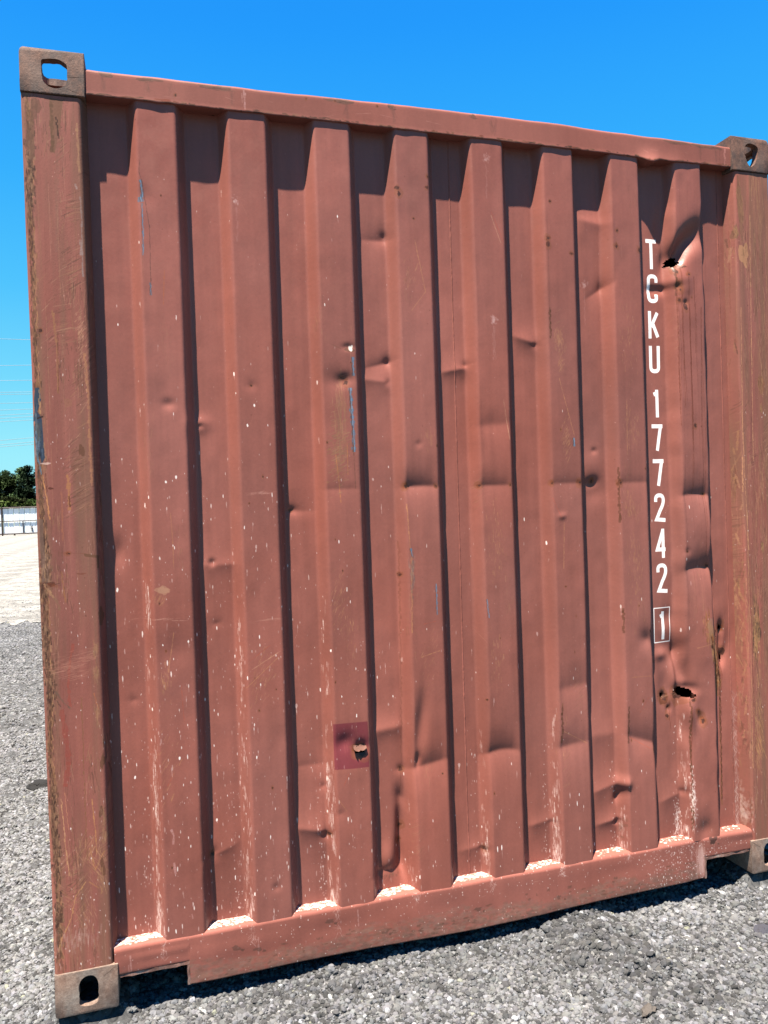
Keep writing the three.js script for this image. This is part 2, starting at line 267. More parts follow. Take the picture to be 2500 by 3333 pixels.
// a knock: rx, ry half-axes, depth, turned by rot; sharp < 1 gives a cone
function pit(u, v, rx, ry, d, rot = 0, sharp = 1) { if (sharp < 0.9 && rx < 0.017) { d *= 0.6; rx *= 1.15; } const [x, y] = onWall(u, v); dents.push({ k: 1, x, y, rx, ry, d, c: Math.cos(rot), s: Math.sin(rot), sharp, R: Math.max(rx, ry) * 3 }); }
{ // rib faces
  fold(1372, 1582, 0.056, 0.0100, 0.042, 0.05, { l: 1.1, r: 0.7, cv: 0.002 });
  fold(1612, 1580, 0.056, 0.0065, 0.032, 0.06, { l: 1, r: 0.7 });
  fold(1610, 1382, 0.056, 0.0055, 0.05, 0.05, { l: 0.9, r: 0.8, tilt: 0.06, e: 0.01 });
  fold(1842, 1573, 0.056, 0.004, 0.03, 0.05, { l: 0.8, r: 1 });
  fold(2064, 1570, 0.056, 0.0032, 0.03, 0.05);
  fold(2268, 1609, 0.058, 0.0125, 0.05, 0.055, { l: 0.7, r: 1.1, cv: 0.004 });
  fold(2278, 1848, 0.058, 0.017, 0.05, 0.06, { l: 0.5, r: 1.2, tilt: 0.06, e: 0.004, cv: 0.006 });
  fold(1402, 2490, 0.060, 0.012, 0.055, 0.075, { l: 1.1, r: 0.55, tilt: 0.18, e: 0.004 });
  pit(1372, 2360, 0.02, 0.10, 0.010, -0.12); pit(1365, 2476, 0.008, 0.02, 0.006);
  fold(1637, 2444, 0.058, 0.0115, 0.050, 0.060, { tilt: 0.04, l: 1.05, r: 0.85, e: 0.004, cv: 0.010 });
  fold(1872, 2424, 0.058, 0.0095, 0.06, 0.06, { l: 1, r: 0.5, tilt: 0.10, e: 0.006, cv: 0.003 });
  fold(1870, 2235, 0.056, 0.0055, 0.045, 0.06, { l: 0.7, r: 1, tilt: 0.1, e: 0.01 });
  fold(2096, 2410, 0.058, 0.010, 0.055, 0.05, { tilt: -0.35, l: 0.8, r: 1, e: 0.005 });
  pit(2108, 2082, 0.03, 0.035, 0.009, 0.6, 0.8);
  fold(1108, 1592, 0.05, 0.0018, 0.02, 0.03);
  pit(1122, 1236, 0.026, 0.018, 0.0055, 0.3); pit(1090, 1236, 0.035, 0.035, 0.004);
  pit(1133, 1130, 0.018, 0.010, 0.003);
  pit(1122, 2418, 0.030, 0.024, 0.005, 0.4); pit(1176, 2434, 0.02, 0.02, 0.010); pit(1115, 2430, 0.06, 0.05, 0.004);
  pit(548, 1315, 0.018, 0.014, 0.003); pit(818, 1255, 0.013, 0.013, 0.0035, 0, 0.7); pit(500, 1300, 0.06, 0.07, 0.002);
  pit(1110, 2650, 0.014, 0.014, 0.003, 0, 0.7); pit(1363, 1445, 0.01, 0.01, 0.0015);
  pit(1830, 1680, 0.014, 0.010, -0.003); pit(2240, 1795, 0.012, 0.012, 0.002);
  pit(560, 2120, 0.05, 0.05, 0.003); pit(900, 2890, 0.012, 0.012, 0.002); pit(470, 640, 0.03, 0.03, 0.0025);
  // rib 8: the big knock with the hole, and the crushed lower part
  pit(2225, 800, 0.030, 0.075, 0.030, -0.62); pit(2212, 838, 0.020, 0.030, 0.020, -0.4, 0.85); pit(2268, 765, 0.03, 0.05, 0.012, -0.5);
  pit(2232, 905, 0.02, 0.02, -0.004); pit(2238, 935, 0.02, 0.025, -0.003); 
  pit(2205, 930, 0.014, 0.09, 0.007, 0.05); pit(2232, 985, 0.010, 0.010, 0.004); pit(2212, 930, 0.012, 0.012, 0.004);
  pit(2215, 2180, 0.040, 0.20, 0.012, 0.08); pit(2238, 2205, 0.017, 0.085, 0.022, 0.10, 0.9); pit(2192, 2205, 0.014, 0.07, -0.012, 0.05); pit(2238, 2245, 0.030, 0.018, 0.012); pit(2300, 2080, 0.035, 0.12, -0.006); pit(2225, 2300, 0.02, 0.06, -0.016, 0.1);
  pit(2285, 2340, 0.012, 0.02, 0.006); pit(2176, 2306, 0.010, 0.014, 0.005); pit(2280, 2320, 0.03, 0.05, 0.005);
  pit(2245, 2430, 0.010, 0.10, 0.006, 0.05); pit(2300, 2700, 0.03, 0.03, 0.005); pit(2268, 2640, 0.04, 0.06, -0.003);
}
{ // recesses
  fold(1216, 782, 0.050, 0.0045, 0.03, 0.03, { l: 0.3, r: 1.3 }); pit(1249, 771, 0.012, 0.014, 0.006, 0, 0.7);
  fold(1225, 1190, 0.048, 0.0045, 0.02, 0.035, { l: 0.4, r: 1.2, tilt: 0.25 }); pit(1262, 1180, 0.010, 0.012, 0.006, 0, 0.7);
  fold(1222, 1240, 0.048, -0.0040, 0.03, 0.03, { tilt: -0.12 }); pit(1262, 1246, 0.010, 0.010, 0.005, 0, 0.7);
  fold(1476, 1205, 0.048, -0.0055, 0.04, 0.025, { tilt: 0.18, l: 0.6, r: 1.2 }); pit(1514, 1191, 0.012, 0.012, 0.008, 0, 0.7);
  fold(1708, 1108, 0.048, -0.0070, 0.045, 0.03, { tilt: -0.28, l: 0.5, r: 1.2 }); pit(1742, 1124, 0.013, 0.013, 0.008, 0, 0.7);
  fold(1922, 728, 0.048, -0.0060, 0.03, 0.08, { tilt: -0.15, e: 0.006 }); fold(1935, 955, 0.045, 0.0045, 0.03, 0.03, { tilt: 0.6, l: 0.2, r: 1.2 }); pit(1958, 938, 0.012, 0.02, 0.006, 0, 0.7);
  pit(1918, 1520, 0.04, 0.06, -0.007); pit(1922, 1572, 0.026, 0.016, 0.0055, 0.2); pit(1930, 1600, 0.035, 0.04, 0.005); pit(1932, 1468, 0.012, 0.01, 0.003);
  pit(2156, 944, 0.016, 0.014, 0.013, 0, 0.7); pit(2125, 946, 0.03, 0.016, 0.006); pit(2170, 925, 0.02, 0.02, -0.006); pit(2140, 740, 0.02, 0.05, 0.004);
  pit(2120, 1180, 0.05, 0.1, 0.002);
  pit(948, 1660, 0.014, 0.010, 0.007, 0, 0.7); fold(985, 1664, 0.045, 0.0025, 0.03, 0.02, { l: 1.2, r: 0.2 });
  fold(1012, 2698, 0.048, -0.0080, 0.05, 0.045, { tilt: -0.22, l: 0.8, r: 1.1 }); pit(1060, 2714, 0.014, 0.014, 0.010, 0, 0.7);
  fold(1010, 2490, 0.045, 0.002, 0.03, 0.03); pit(1052, 2558, 0.010, 0.010, 0.004, 0, 0.7);
  pit(650, 1382, 0.03, 0.022, -0.005); pit(648, 1388, 0.012, 0.008, 0.006, 0, 0.7);
  fold(712, 1838, 0.045, -0.003, 0.03, 0.03); pit(690, 1832, 0.01, 0.01, 0.004);
  pit(690, 2778, 0.016, 0.018, 0.013, 0, 0.75); fold(720, 2770, 0.045, -0.006, 0.05, 0.03, { tilt: 0.35, l: 1, r: 0.4 });
  pit(705, 2030, 0.012, 0.01, 0.003, 0, 0.7); pit(435, 2280, 0.012, 0.012, 0.003, 0, 0.7); pit(385, 1800, 0.02, 0.04, 0.006);
  fold(1255, 2372, 0.048, -0.006, 0.03, 0.04, { tilt: 0.1, e: 0.008 }); pit(1302, 2502, 0.012, 0.012, 0.006, 0, 0.7); pit(1304, 2594, 0.014, 0.03, 0.009, 0.3, 0.8);
  pit(1306, 2700, 0.014, 0.085, 0.020, 0.04); pit(1308, 2800, 0.016, 0.06, 0.022, 0.1); pit(1262, 2800, 0.02, 0.05, -0.010); fold(1260, 2832, 0.045, 0.006, 0.02, 0.02);
  pit(1573, 2757, 0.013, 0.016, 0.010, 0, 0.75); fold(1535, 2758, 0.045, -0.006, 0.03, 0.05, { tilt: 0.12, l: 0.4, r: 1.1 });
  fold(1762, 2674, 0.045, -0.0035, 0.03, 0.03, { tilt: 0.15 }); pit(1795, 2672, 0.009, 0.009, 0.004, 0, 0.7); pit(1795, 2803, 0.009, 0.008, 0.005, 0, 0.7);
  pit(2014, 2540, 0.020, 0.020, -0.012, 0.5); pit(2008, 2585, 0.010, 0.022, 0.016, -0.45, 0.8); fold(1968, 2560, 0.05, -0.007, 0.05, 0.07, { tilt: 0.25 }); fold(1972, 2672, 0.045, -0.006, 0.03, 0.03, { tilt: 0.15, r: 1.2, l: 0.5 }); pit(2003, 2670, 0.010, 0.010, 0.006);
  fold(1960, 2390, 0.05, -0.004, 0.05, 0.05, { e: 0.01 });
  pit(2172, 2110, 0.035, 0.05, 0.008, 0.3); pit(2200, 2118, 0.014, 0.030, 0.014, -0.35, 0.8); pit(2170, 2010, 0.025, 0.03, 0.005); pit(2150, 2130, 0.03, 0.02, -0.006);
  pit(2160, 2240, 0.02, 0.05, 0.006); pit(2158, 2262, 0.010, 0.010, 0.006); fold(2185, 2590, 0.045, -0.005, 0.05, 0.05, { tilt: 0.3 }); pit(2215, 2572, 0.010, 0.012, 0.006);
  pit(2344, 2042, 0.010, 0.020, 0.008, 0.2); pit(2345, 2092, 0.009, 0.055, 0.012); pit(2352, 2142, 0.012, 0.030, 0.010, -0.2); pit(2365, 2110, 0.02, 0.06, 0.006); pit(2335, 1990, 0.03, 0.05, -0.004);
}
function dentZ(x, y) {
  let z = 0;
  for (const q of dents) {
    const dx = x - q.x, dy = y - q.y;
    if (Math.abs(dy) > q.R) continue;
    if (q.k === 0) {
      const w = sstep(q.hw + q.fx, q.hw - q.fx, Math.abs(dx)); if (w <= 0) continue;
      const t = dy - q.tilt * dx + q.cv * (dx / q.hw) ** 2, s = t > 0 ? t / q.up : -t / q.dn, e = q.e / (t > 0 ? q.up : q.dn), tt = Math.sqrt(s * s + e * e) - e;
      z -= 1.3 * q.d * w * lerp(q.l, q.r, clamp((dx / q.hw + 1) / 2, 0, 1)) * Math.exp(-tt);
    } else {
      if (Math.abs(dx) > q.R) continue;
      const a = (dx * q.c + dy * q.s) / q.rx, b = (-dx * q.s + dy * q.c) / q.ry, r2 = a * a + b * b; if (r2 > 9) continue;
      z -= q.d * Math.exp(-Math.pow(r2, q.sharp));
    }
  }
  return z;
}
const warp = (x, y) => 0.0014 * fbm(x * 3, y * 2.6 + 5, 3) + 0.0035 * sstep(1.9, 2.05, x) * sstep(2.26, 2.19, x) * (fbm(y * 3.4 + 2, x * 5, 3) + 0.5 * vnoise(y * 17, 4));
const wallZ = (x, y) => profile(x + warp(x, y)) + 0.0014 * sstep(1.9, 2.0, x) * sstep(2.27, 2.2, x) * fbm(x * 14, y * 9, 3) + dentZ(x, y) + 0.0011 * fbm(x * 6 + 3, y * 3.2, 3) + 0.0004 * vnoise(x * 30, y * 22);
const WX0 = 0.158, WX1 = 2.282, WY0 = 0.150, WY1 = 2.510;
// rusted-through holes: ragged outlines, cut out of the sheet
const holes = [[2204, 846, 0.025, 0.015, 0.5], [2216, 2250, 0.037, 0.014, -0.28], [1172, 2442, 0.017, 0.010, -0.1], [2343, 2040, 0.006, 0.008, 0.4], [2349, 2140, 0.005, 0.016, 0.1], [2155, 2263, 0.008, 0.007, 0]].map(([u, v, a, b, r], i) => { const [x, y] = onWall(u, v); return { x, y, a, b, c: Math.cos(r), s: Math.sin(r), i }; });
const inHole = (x, y, f = 1) => holes.some((h) => { const dx = x - h.x, dy = y - h.y; if (Math.abs(dx) > 0.08 || Math.abs(dy) > 0.08) return false; const a = (dx * h.c + dy * h.s) / h.a, b = (-dx * h.s + dy * h.c) / h.b, t = Math.atan2(b, a); return Math.hypot(a, b) < f * (1 + 0.3 * vnoise(Math.cos(t) * 2.6 + h.i * 7, Math.sin(t) * 2.6)); });

const box40 = root('shipping_container', 'dented red brown steel shipping container with white serial number on its corrugated end wall', 'container');

// paint, rust, scratches, bird-lime and lettering of the end wall
function wallMaterial() {
  const c = canvas(2048, 2048), P = Painter(c, WX0, WX1, WY0, WY1), g = P.g;
  fillPixels(c, (i, j) => paintPixel(WX0 + i / 2048 * (WX1 - WX0), WY1 - j / 2048 * (WY1 - WY0)));
  const px = (pts) => pts.map(([u, v]) => onWall(u, v));
  const L = (pts, w, col, a = 1, jag = 0) => P.line(px(pts), w, col, a, jag);
  const spot = (u, v, r, ry) => P.rustSpot(...onWall(u, v), r, ry ?? r);
  const sc = (u, v, w, h, col, n, a, len, wid, ang) => P.scuff(...onWall(u, v), w, h, col, n, a, len, wid, ang);
  // repainted square, darker plum red
  P.poly(px([[1085, 2358], [1150, 2352], [1196, 2348], [1200, 2400], [1202, 2496], [1150, 2502], [1090, 2506], [1088, 2430]]), '#6f2f3a', 0.92); sc(1140, 2420, 0.05, 0.06, ['#8d4a4c', '#72373b'], 60, 0.35, 0.03, 0.002);
  // fine grime dots and small scratches everywhere
  for (let i = 0; i < 900; i++) { const x = rr(WX0, WX1), y = rr(WY0, WY1), r = rr(0.0006, 0.0016); P.blob(x, y, r, r * rr(0.8, 1.6), rnd() < 0.5 ? '#5c3a30' : '#c9a89c', rr(0.25, 0.7), 0.5, 7); }
  for (let i = 0; i < 150; i++) { const x = rr(WX0, WX1), y = rr(0.3, 2.3), t = Math.PI / 2 + gauss() * 0.5, l = rr(0.01, 0.05); P.line([[x, y], [x + Math.cos(t) * l, y + Math.sin(t) * l]], 0.0008, pick(['#a8785f', '#6e443a', '#b98f78']), 0.45); }
  for (let k = 1; k <= 8; k++) for (let i = 0; i < 7; i++) { const x = ribX(k) + rr(-0.004, RIBW), y = rr(0.25, 2.35); rnd() < 0.5 ? P.rustSpot(x, y, rr(0.001, 0.003), rr(0.002, 0.004)) : P.scuff(x, y, 0.03, 0.14, ['#a38560', '#94765a', '#7a5a48', '#6e5040'], 34, 0.5, 0.025, 0.0012, rnd() < 0.7 ? 1.57 : 0.7); }
  // rust runs and dirty runs under the holes
  for (const [u, v, l] of [[2218, 860, 0.5], [2240, 880, 0.75], [2260, 900, 0.35], [2245, 990, 0.6], [2205, 900, 0.5], [2280, 1000, 0.8], [2180, 2280, 0.12], [2230, 2290, 0.2], [2345, 2160, 0.1]]) { const [x, y] = onWall(u, v); for (let q = 0; q < 3; q++) P.line([[x + gauss() * 0.004, y], [x + gauss() * 0.006, y - l * 0.5], [x + gauss() * 0.007, y - l * rr(0.7, 1.1)]], rr(0.0010, 0.0022), pick(['#5f3020', '#6e3d28', '#512c20']), 0.7, 0.0006); }
  for (const u of [2212, 2236, 2260, 2290]) L([[u, 620], [u + 12, 1200], [u + 22, 1600], [u + 34, 2000]], 0.0012, '#6d4238', 0.6, 0.0008);
  for (const [u, v, r] of [[2206, 880, .006], [2240, 892, .006], [2212, 925, .007], [2216, 940, .006], [2213, 975, .006], [2232, 998, .006], [2278, 2318, .006], [2290, 2345, .008], [2175, 2300, .004], [2172, 2330, .005], [2160, 2268, .012], [2200, 2262, .012], [2262, 2280, .006], [1163, 2440, .012], [1178, 2452, .012], [1125, 1246, .006], [2240, 1796, .003], [1788, 1573, .004], [1887, 1570, .007], [1925, 1566, .006], [2020, 1571, .006], [1322, 1582, .006], [1421, 1582, .004], [1560, 1580, .005], [1662, 1578, .003], [2298, 1608, .005], [2314, 1842, .005], [818, 1255, .003], [1294, 612, .005], [1299, 630, .006], [1391, 575, .003], [1389, 610, .004], [1790, 655, .003], [1783, 775, .006], [1785, 795, .005], [1860, 825, .005], [2008, 750, .005], [2006, 800, .005], [2082, 815, .006], [1300, 1870, .004], [2343, 2040, .010], [2348, 2120, .012], [1072, 2713, .004], [1573, 2757, .005], [690, 2778, .005], [946, 1661, .004], [1065, 1440, .002], [960, 3000, .003], [1305, 2502, .005], [1303, 2690, .008], [1300, 2740, .007], [2264, 1385, .004]]) spot(u, v, r * 1.25, r * rr(1.0, 1.9));
  // rust along the broken right edge of the last rib
  { const pts = px([[2312, 2045], [2326, 2090], [2333, 2150], [2340, 2230]]); for (const [x, y] of pts) { P.scuff(x - 0.012, y, 0.03, 0.10, ['#8d6a3e', '#7a5630', '#a88452', '#5d4129'], 60, 0.75, 0.03, 0.004); } L([[2318, 2060], [2334, 2150], [2342, 2260], [2346, 2420], [2350, 2620]], 0.006, '#7a5a38', 0.8, 0.002); L([[2322, 2060], [2340, 2180], [2344, 2400]], 0.003, '#3e2c20', 0.8, 0.001); P.blob(...onWall(2315, 2040), 0.018, 0.03, '#9a8a70', 0.5); }
  P.k = 0.05; { const q = px([[2300, 2030], [2318, 2036], [2326, 2080], [2332, 2120], [2338, 2170], [2342, 2230], [2338, 2240], [2330, 2190], [2318, 2150], [2312, 2110], [2305, 2070]]); P.poly(q, '#8a7050', 0.75); for (const [u, v] of [[2318, 2090], [2324, 2130], [2330, 2165], [2334, 2200]]) sc(u, v, 0.012, 0.06, ['#4a2c1c', '#6b4426', '#a5824c', '#2c1d15', '#8a5c32'], 46, 0.85, 0.014, 0.003); L([[2326, 2050], [2338, 2160], [2345, 2250], [2347, 2400], [2350, 2600]], 0.004, '#3a2418', 0.8, 0.002); for (const [u, v] of [[2205, 860], [2222, 865], [2240, 2262], [2196, 2256], [2160, 2268]]) sc(u, v, 0.03, 0.012, ['#4a2f20', '#6b4630', '#8c765c', '#33231b'], 40, 0.8, 0.010, 0.0024, 0.2); } P.k = 0.3;
  for (const pts of [[[2205, 830], [2198, 860], [2206, 960]], [[2230, 2270], [2240, 2400], [2248, 2560], [2256, 2700]], [[2120, 2050], [2127, 2150], [2130, 2290], [2134, 2460]], [[2014, 1520], [2017, 1640], [2020, 1700]], [[1790, 1000], [1793, 1100]], [[1832, 2290], [1834, 2420]], [[2048, 2300], [2050, 2420]], [[2030, 1980], [2032, 2060]]]) L(pts, 0.006, '#46301f', 0.85, 0.002);
  L([[1780, 700], [1786, 860], [1790, 1100]], 0.0016, '#6a4a3c', 0.7, 0.0008);
  // welded joint on the last recess, dotted with rust
  for (let v = 740; v < 2620; v += 7) { const u = 2337 + (v - 740) * 0.0275; if (rnd() < 0.75) P.blob(...onWall(u, v), 0.0013, 0.0035, '#5d352c', 0.8); }
  L([[1296, 1760], [1301, 1980], [1306, 2300], [1305, 2500], [1300, 2700], [1298, 2830]], 0.004, '#6d4638', 0.6, 0.002);
  // rib 4 left edge: scraped to grey
  L([[1325, 1640], [1335, 1770], [1340, 1840], [1342, 2060]], 0.003, '#b28a5c', 0.8, 0.001); sc(1343, 1870, 0.012, 0.10, ['#8b8478', '#5d5a55', '#a58c66', '#4f5a63'], 60, 0.7, 0.02, 0.003);
  // blue-grey primer showing
  for (const [pts, w] of [[[[455, 585], [460, 600], [463, 640]], 0.006], [[[456, 640], [459, 655]], 0.013], [[[462, 660], [466, 760], [466, 830]], 0.003], [[[490, 920], [492, 960]], 0.005], [[[1148, 1162], [1151, 1222]], 0.008], [[[1140, 1262], [1145, 1330], [1150, 1400], [1153, 1470]], 0.011], [[[1338, 1785], [1342, 1810]], 0.006], [[[1868, 1425], [1869, 1452]], 0.008], [[[1420, 1900], [1424, 2000]], 0.004], [[[1585, 1950], [1592, 2010]], 0.003]]) { L(pts, w, 'rgb(78,98,118)', 0.9, 0.001); L(pts, w * 0.4, 'rgb(108,130,150)', 0.8, 0.002); L(pts.map(([a, b]) => [a - 3, b]), w * 0.3, '#3a2a24', 0.8, 0.001); }
  L([[455, 520], [452, 560], [462, 590], [470, 640], [487, 740], [492, 960]], 0.0018, '#4d3a34', 0.9, 0.0006); L([[463, 830], [466, 900]], 0.002, '#7a5440', 0.6); L([[535, 880], [532, 990]], 0.002, '#a86a42', 0.8);
  // rib 3: yellow scrapes
  sc(1102, 1470, 0.045, 0.17, sand, 320, 0.75, 0.016, 0.0020, 0.4); sc(1110, 1350, 0.04, 0.2, sand, 160, 0.7, 0.05, 0.0013); L([[1093, 1480], [1103, 1560], [1110, 1635]], 0.002, '#c08a4c', 0.9); L([[1130, 1440], [1133, 1545]], 0.0016, '#c08a4c', 0.8); L([[1150, 1440], [1158, 1590]], 0.0022, '#5c4335', 0.8);
  P.blob(...onWall(1140, 1140), 0.016, 0.006, '#5a4838', 0.9, 0.5); P.blob(...onWall(1143, 1133), 0.006, 0.008, '#d8cdc0', 0.9, 0.6); L([[1060, 1111], [1110, 1136]], 0.002, '#6f5040', 0.8); sc(1118, 1228, 0.03, 0.02, rust, 50, 0.7, 0.012, 0.0016, 0.3);
  // scrapes on the other ribs
  for (const [u, v, w, h, n] of [[1822, 1110, .035, .07, 120], [1825, 1180, .02, .06, 50], [1845, 1440, .03, .10, 110], [2048, 1100, .06, .25, 90], [2055, 1400, .05, .12, 90], [2052, 1650, .05, .07, 90], [2070, 1860, .05, .30, 160], [1395, 1420, .03, .05, 25], [1620, 1780, .05, .18, 120], [1100, 1960, .04, .16, 70], [850, 2200, .06, .16, 90], [1620, 2150, .05, .16, 60], [540, 2230, .03, .08, 60], [520, 1950, .03, .03, 40], [545, 2510, .06, .25, 60], [1140, 2060, .05, .2, 50], [1340, 900, .05, .1, 25], [1400, 2150, .05, .2, 40], [1835, 2350, .05, .2, 40]]) sc(u, v, w, h, ['#b79560', '#a27c54', '#c2a272', '#8f6b50'], n, 0.6, 0.018, 0.0013, rnd() < 0.5 ? Math.PI / 2 : 1.1);
  for (const pts of [[[1600, 690], [1618, 735], [1640, 790]], [[1598, 700], [1630, 790]], [[1100, 2600], [1130, 2640]], [[1118, 2560], [1135, 2520]], [[800, 2240], [905, 2140]], [[820, 2180], [912, 2120]], [[815, 2150], [880, 2100]], [[1370, 2140], [1432, 2118]], [[1380, 2032], [1418, 2022]], [[1840, 2383], [1915, 2420]], [[2052, 2400], [2125, 2440]], [[2056, 2205], [2118, 2200]], [[2085, 2320], [2112, 2270]], [[555, 1670], [562, 1760], [566, 1850]], [[590, 2230], [600, 2350]], [[545, 2560], [565, 2520]], [[1640, 1300], [1661, 1430]], [[1350, 780], [1385, 950], [1340, 1010]], [[2040, 1300], [2042, 1480]], [[2270, 2110], [2330, 2075]], [[1820, 1230], [1870, 1420]], [[1837, 1700], [1835, 1850]], [[1800, 1620], [1830, 1690]], [[548, 2190], [566, 2060]]]) L(pts, 0.0017, pick(['#c09a66', '#b5895a', '#a8553f', '#d0b48c']), 0.8, 0.0005);
  for (const [u, v] of [[505, 2018], [905, 2015]]) P.scuff(...onWall(u, v), 0.1, 0.004, '#c8a890', 14, 0.5, 0.03, 0.0012, 0);
  for (const [u, v] of [[530, 1920], [535, 1924]]) P.blob(...onWall(u, v), 0.016, 0.012, '#b59a76', 0.6, 0.6);
  sc(846, 1605, 0.05, 0.006, '#d9b9a6', 20, 0.6, 0.02, 0.001, 0.1); L([[560, 2020], [612, 2020]], 0.0014, '#d6b7a2', 0.7); L([[800, 1612], [900, 1600]], 0.001, '#c9a590', 0.5);
  // faint chalk puffs
  for (const [u, v] of [[770, 655], [1582, 515], [1610, 1040], [1902, 928], [1605, 1040]]) { for (let i = 0; i < 26; i++) { const [x, y] = onWall(u, v); P.blob(x + gauss() * 0.009, y + gauss() * 0.012, rr(.001, .004), rr(.001, .005), '#cdb9b2', 0.3, 0.5, 7); } L([[u, v + 20], [u + 3, v + 130]], 0.004, '#c5a9a2', 0.25, 0.002); }
  // splashes of white: thick to the lower left, thin above and to the right
  const dens = (x, y) => (0.08 + 0.92 * sstep(1.9, 0.5, y)) * (0.12 + 0.88 * sstep(1.2, 0.4, x)) + 0.35 * sstep(0.42, 0.16, y);
  for (let i = 0, n = 0; n < 1500 && i < 20000; i++) { const x = rr(WX0, WX1), y = rr(WY0, 2.28); if (rnd() > dens(x, y)) continue; n++; const s = Math.pow(rnd(), 2.5); P.fleck(x, y, 0.0005 + 0.0013 * s, (0.0012 + 0.0040 * s) * rr(0.9, 1.8), rr(0.4, 0.95)); }
  for (const [u, v, r] of [[382, 1920, .008], [762, 655, .004], [828, 1320, .006], [806, 1385, .006], [540, 1568, .006], [552, 1618, .006], [573, 1553, .006], [834, 1780, .007], [1214, 1560, .007], [1264, 2292, .006], [964, 2298, .010], [1748, 2063, .009], [1078, 2118, .006], [1495, 2490, .009], [545, 2960, .004], [430, 1738, .006], [300, 2580, .006], [820, 2120, .006], [530, 2100, .004], [613, 2088, .006], [585, 2468, .006], [440, 2530, .006], [695, 2615, .006], [706, 2668, .006]]) P.fleck(...onWall(u, v), r * 0.42, r * 0.75, 0.9);
  for (const pts of [[[557, 2700], [566, 2720], [564, 2748]], [[567, 2808], [572, 2845]], [[625, 2975], [628, 2990]]]) L(pts, 0.006, '#d0b4ae', 0.7);
  // white run-off on the left flanks of the ribs, thickest at the foot
  const run = [[1.25, 1.0], [1.10, 0.8], [1.15, 1.0], [0.45, 0.15], [0.62, 0.55], [0.68, 0.85], [0.40, 0.6], [0.60, 0.9]];
  run.forEach(([top, amt], k) => { const xb = ribX(k + 1) - SLOPE * 0.75; for (let i = 0; i < 950 * amt * top; i++) { const t = Math.pow(rnd(), 1.8), y = WY0 + (top - WY0) * t, x = xb + 0.004 + gauss() * 0.0085 * (1.15 - 0.6 * t); if (vnoise(y * 17 + k * 9, x * 160) + 0.8 * vnoise(y * 60, k * 5 + x * 300) < -0.15 + 0.5 * t) continue; P.line([[x, y], [x + gauss() * 0.0008, y - rr(0.004, 0.028)]], rr(0.0005, 0.0016), pick(chalk), rr(0.15, 0.6)); } for (let i = 0; i < 60 * amt; i++) { const x = xb - rr(0.012, 0.035), y = WY0 + Math.pow(rnd(), 2) * 0.4; P.fleck(x, y, rr(.0007, .002), rr(.0015, .004), 0.55); } });
  for (let i = 0; i < 420; i++) { const y = WY0 + Math.pow(rnd(), 2) * 0.5; P.line([[2.262 + gauss() * 0.014, y], [2.262 + gauss() * 0.014, y - 0.02]], rr(0.0008, 0.002), pick(['#c9c2b8', '#b3aca2', '#d9d2c8']), 0.3); }
  for (const [u, v, h] of [[2242, 2590, .16], [2205, 2680, .12]]) { const [x, y] = onWall(u, v); for (let i = 0; i < 200; i++) P.fleck(x + gauss() * 0.009, y + gauss() * h * 0.5, rr(.0007, .0018), rr(.002, .005), 0.5); }
  // brownish dirt near the foot and soot-like dabs
  for (const [u, v, w, h, n] of [[2290, 2680, .05, .03, 60], [1790, 2800, .03, .02, 20], [1985, 2765, .06, .02, 60], [2015, 2690, .02, .06, 30], [1270, 2850, .06, .012, 40]]) sc(u, v, w, h, ['#5a463a', '#6b5546', '#4a3a32'], n, 0.5, 0.008, 0.003);
  // serial number, white paint
  g.strokeStyle = '#ece9e4'; g.fillStyle = '#ece9e4'; g.lineJoin = 'miter'; g.lineCap = 'butt';
  const glyph = { T: [[[0, 1], [1, 1]], [[.5, 1], [.5, 0]]], C: 'C', K: [[[0, 1], [0, 0]], [[1, 1], [.16, .42]], [[.36, .58], [1, 0]]], U: 'U', 1: [[[.62, 1], [.62, 0]], [[.68, .94], [.2, .86]]], 7: [[[0, 1], [1, 1]], [[.95, 1], [.45, .0]]], 2: '2', 4: [[[.78, 1], [.78, 0]], [[.78, 1], [0, .27], [1.08, .27]]] };
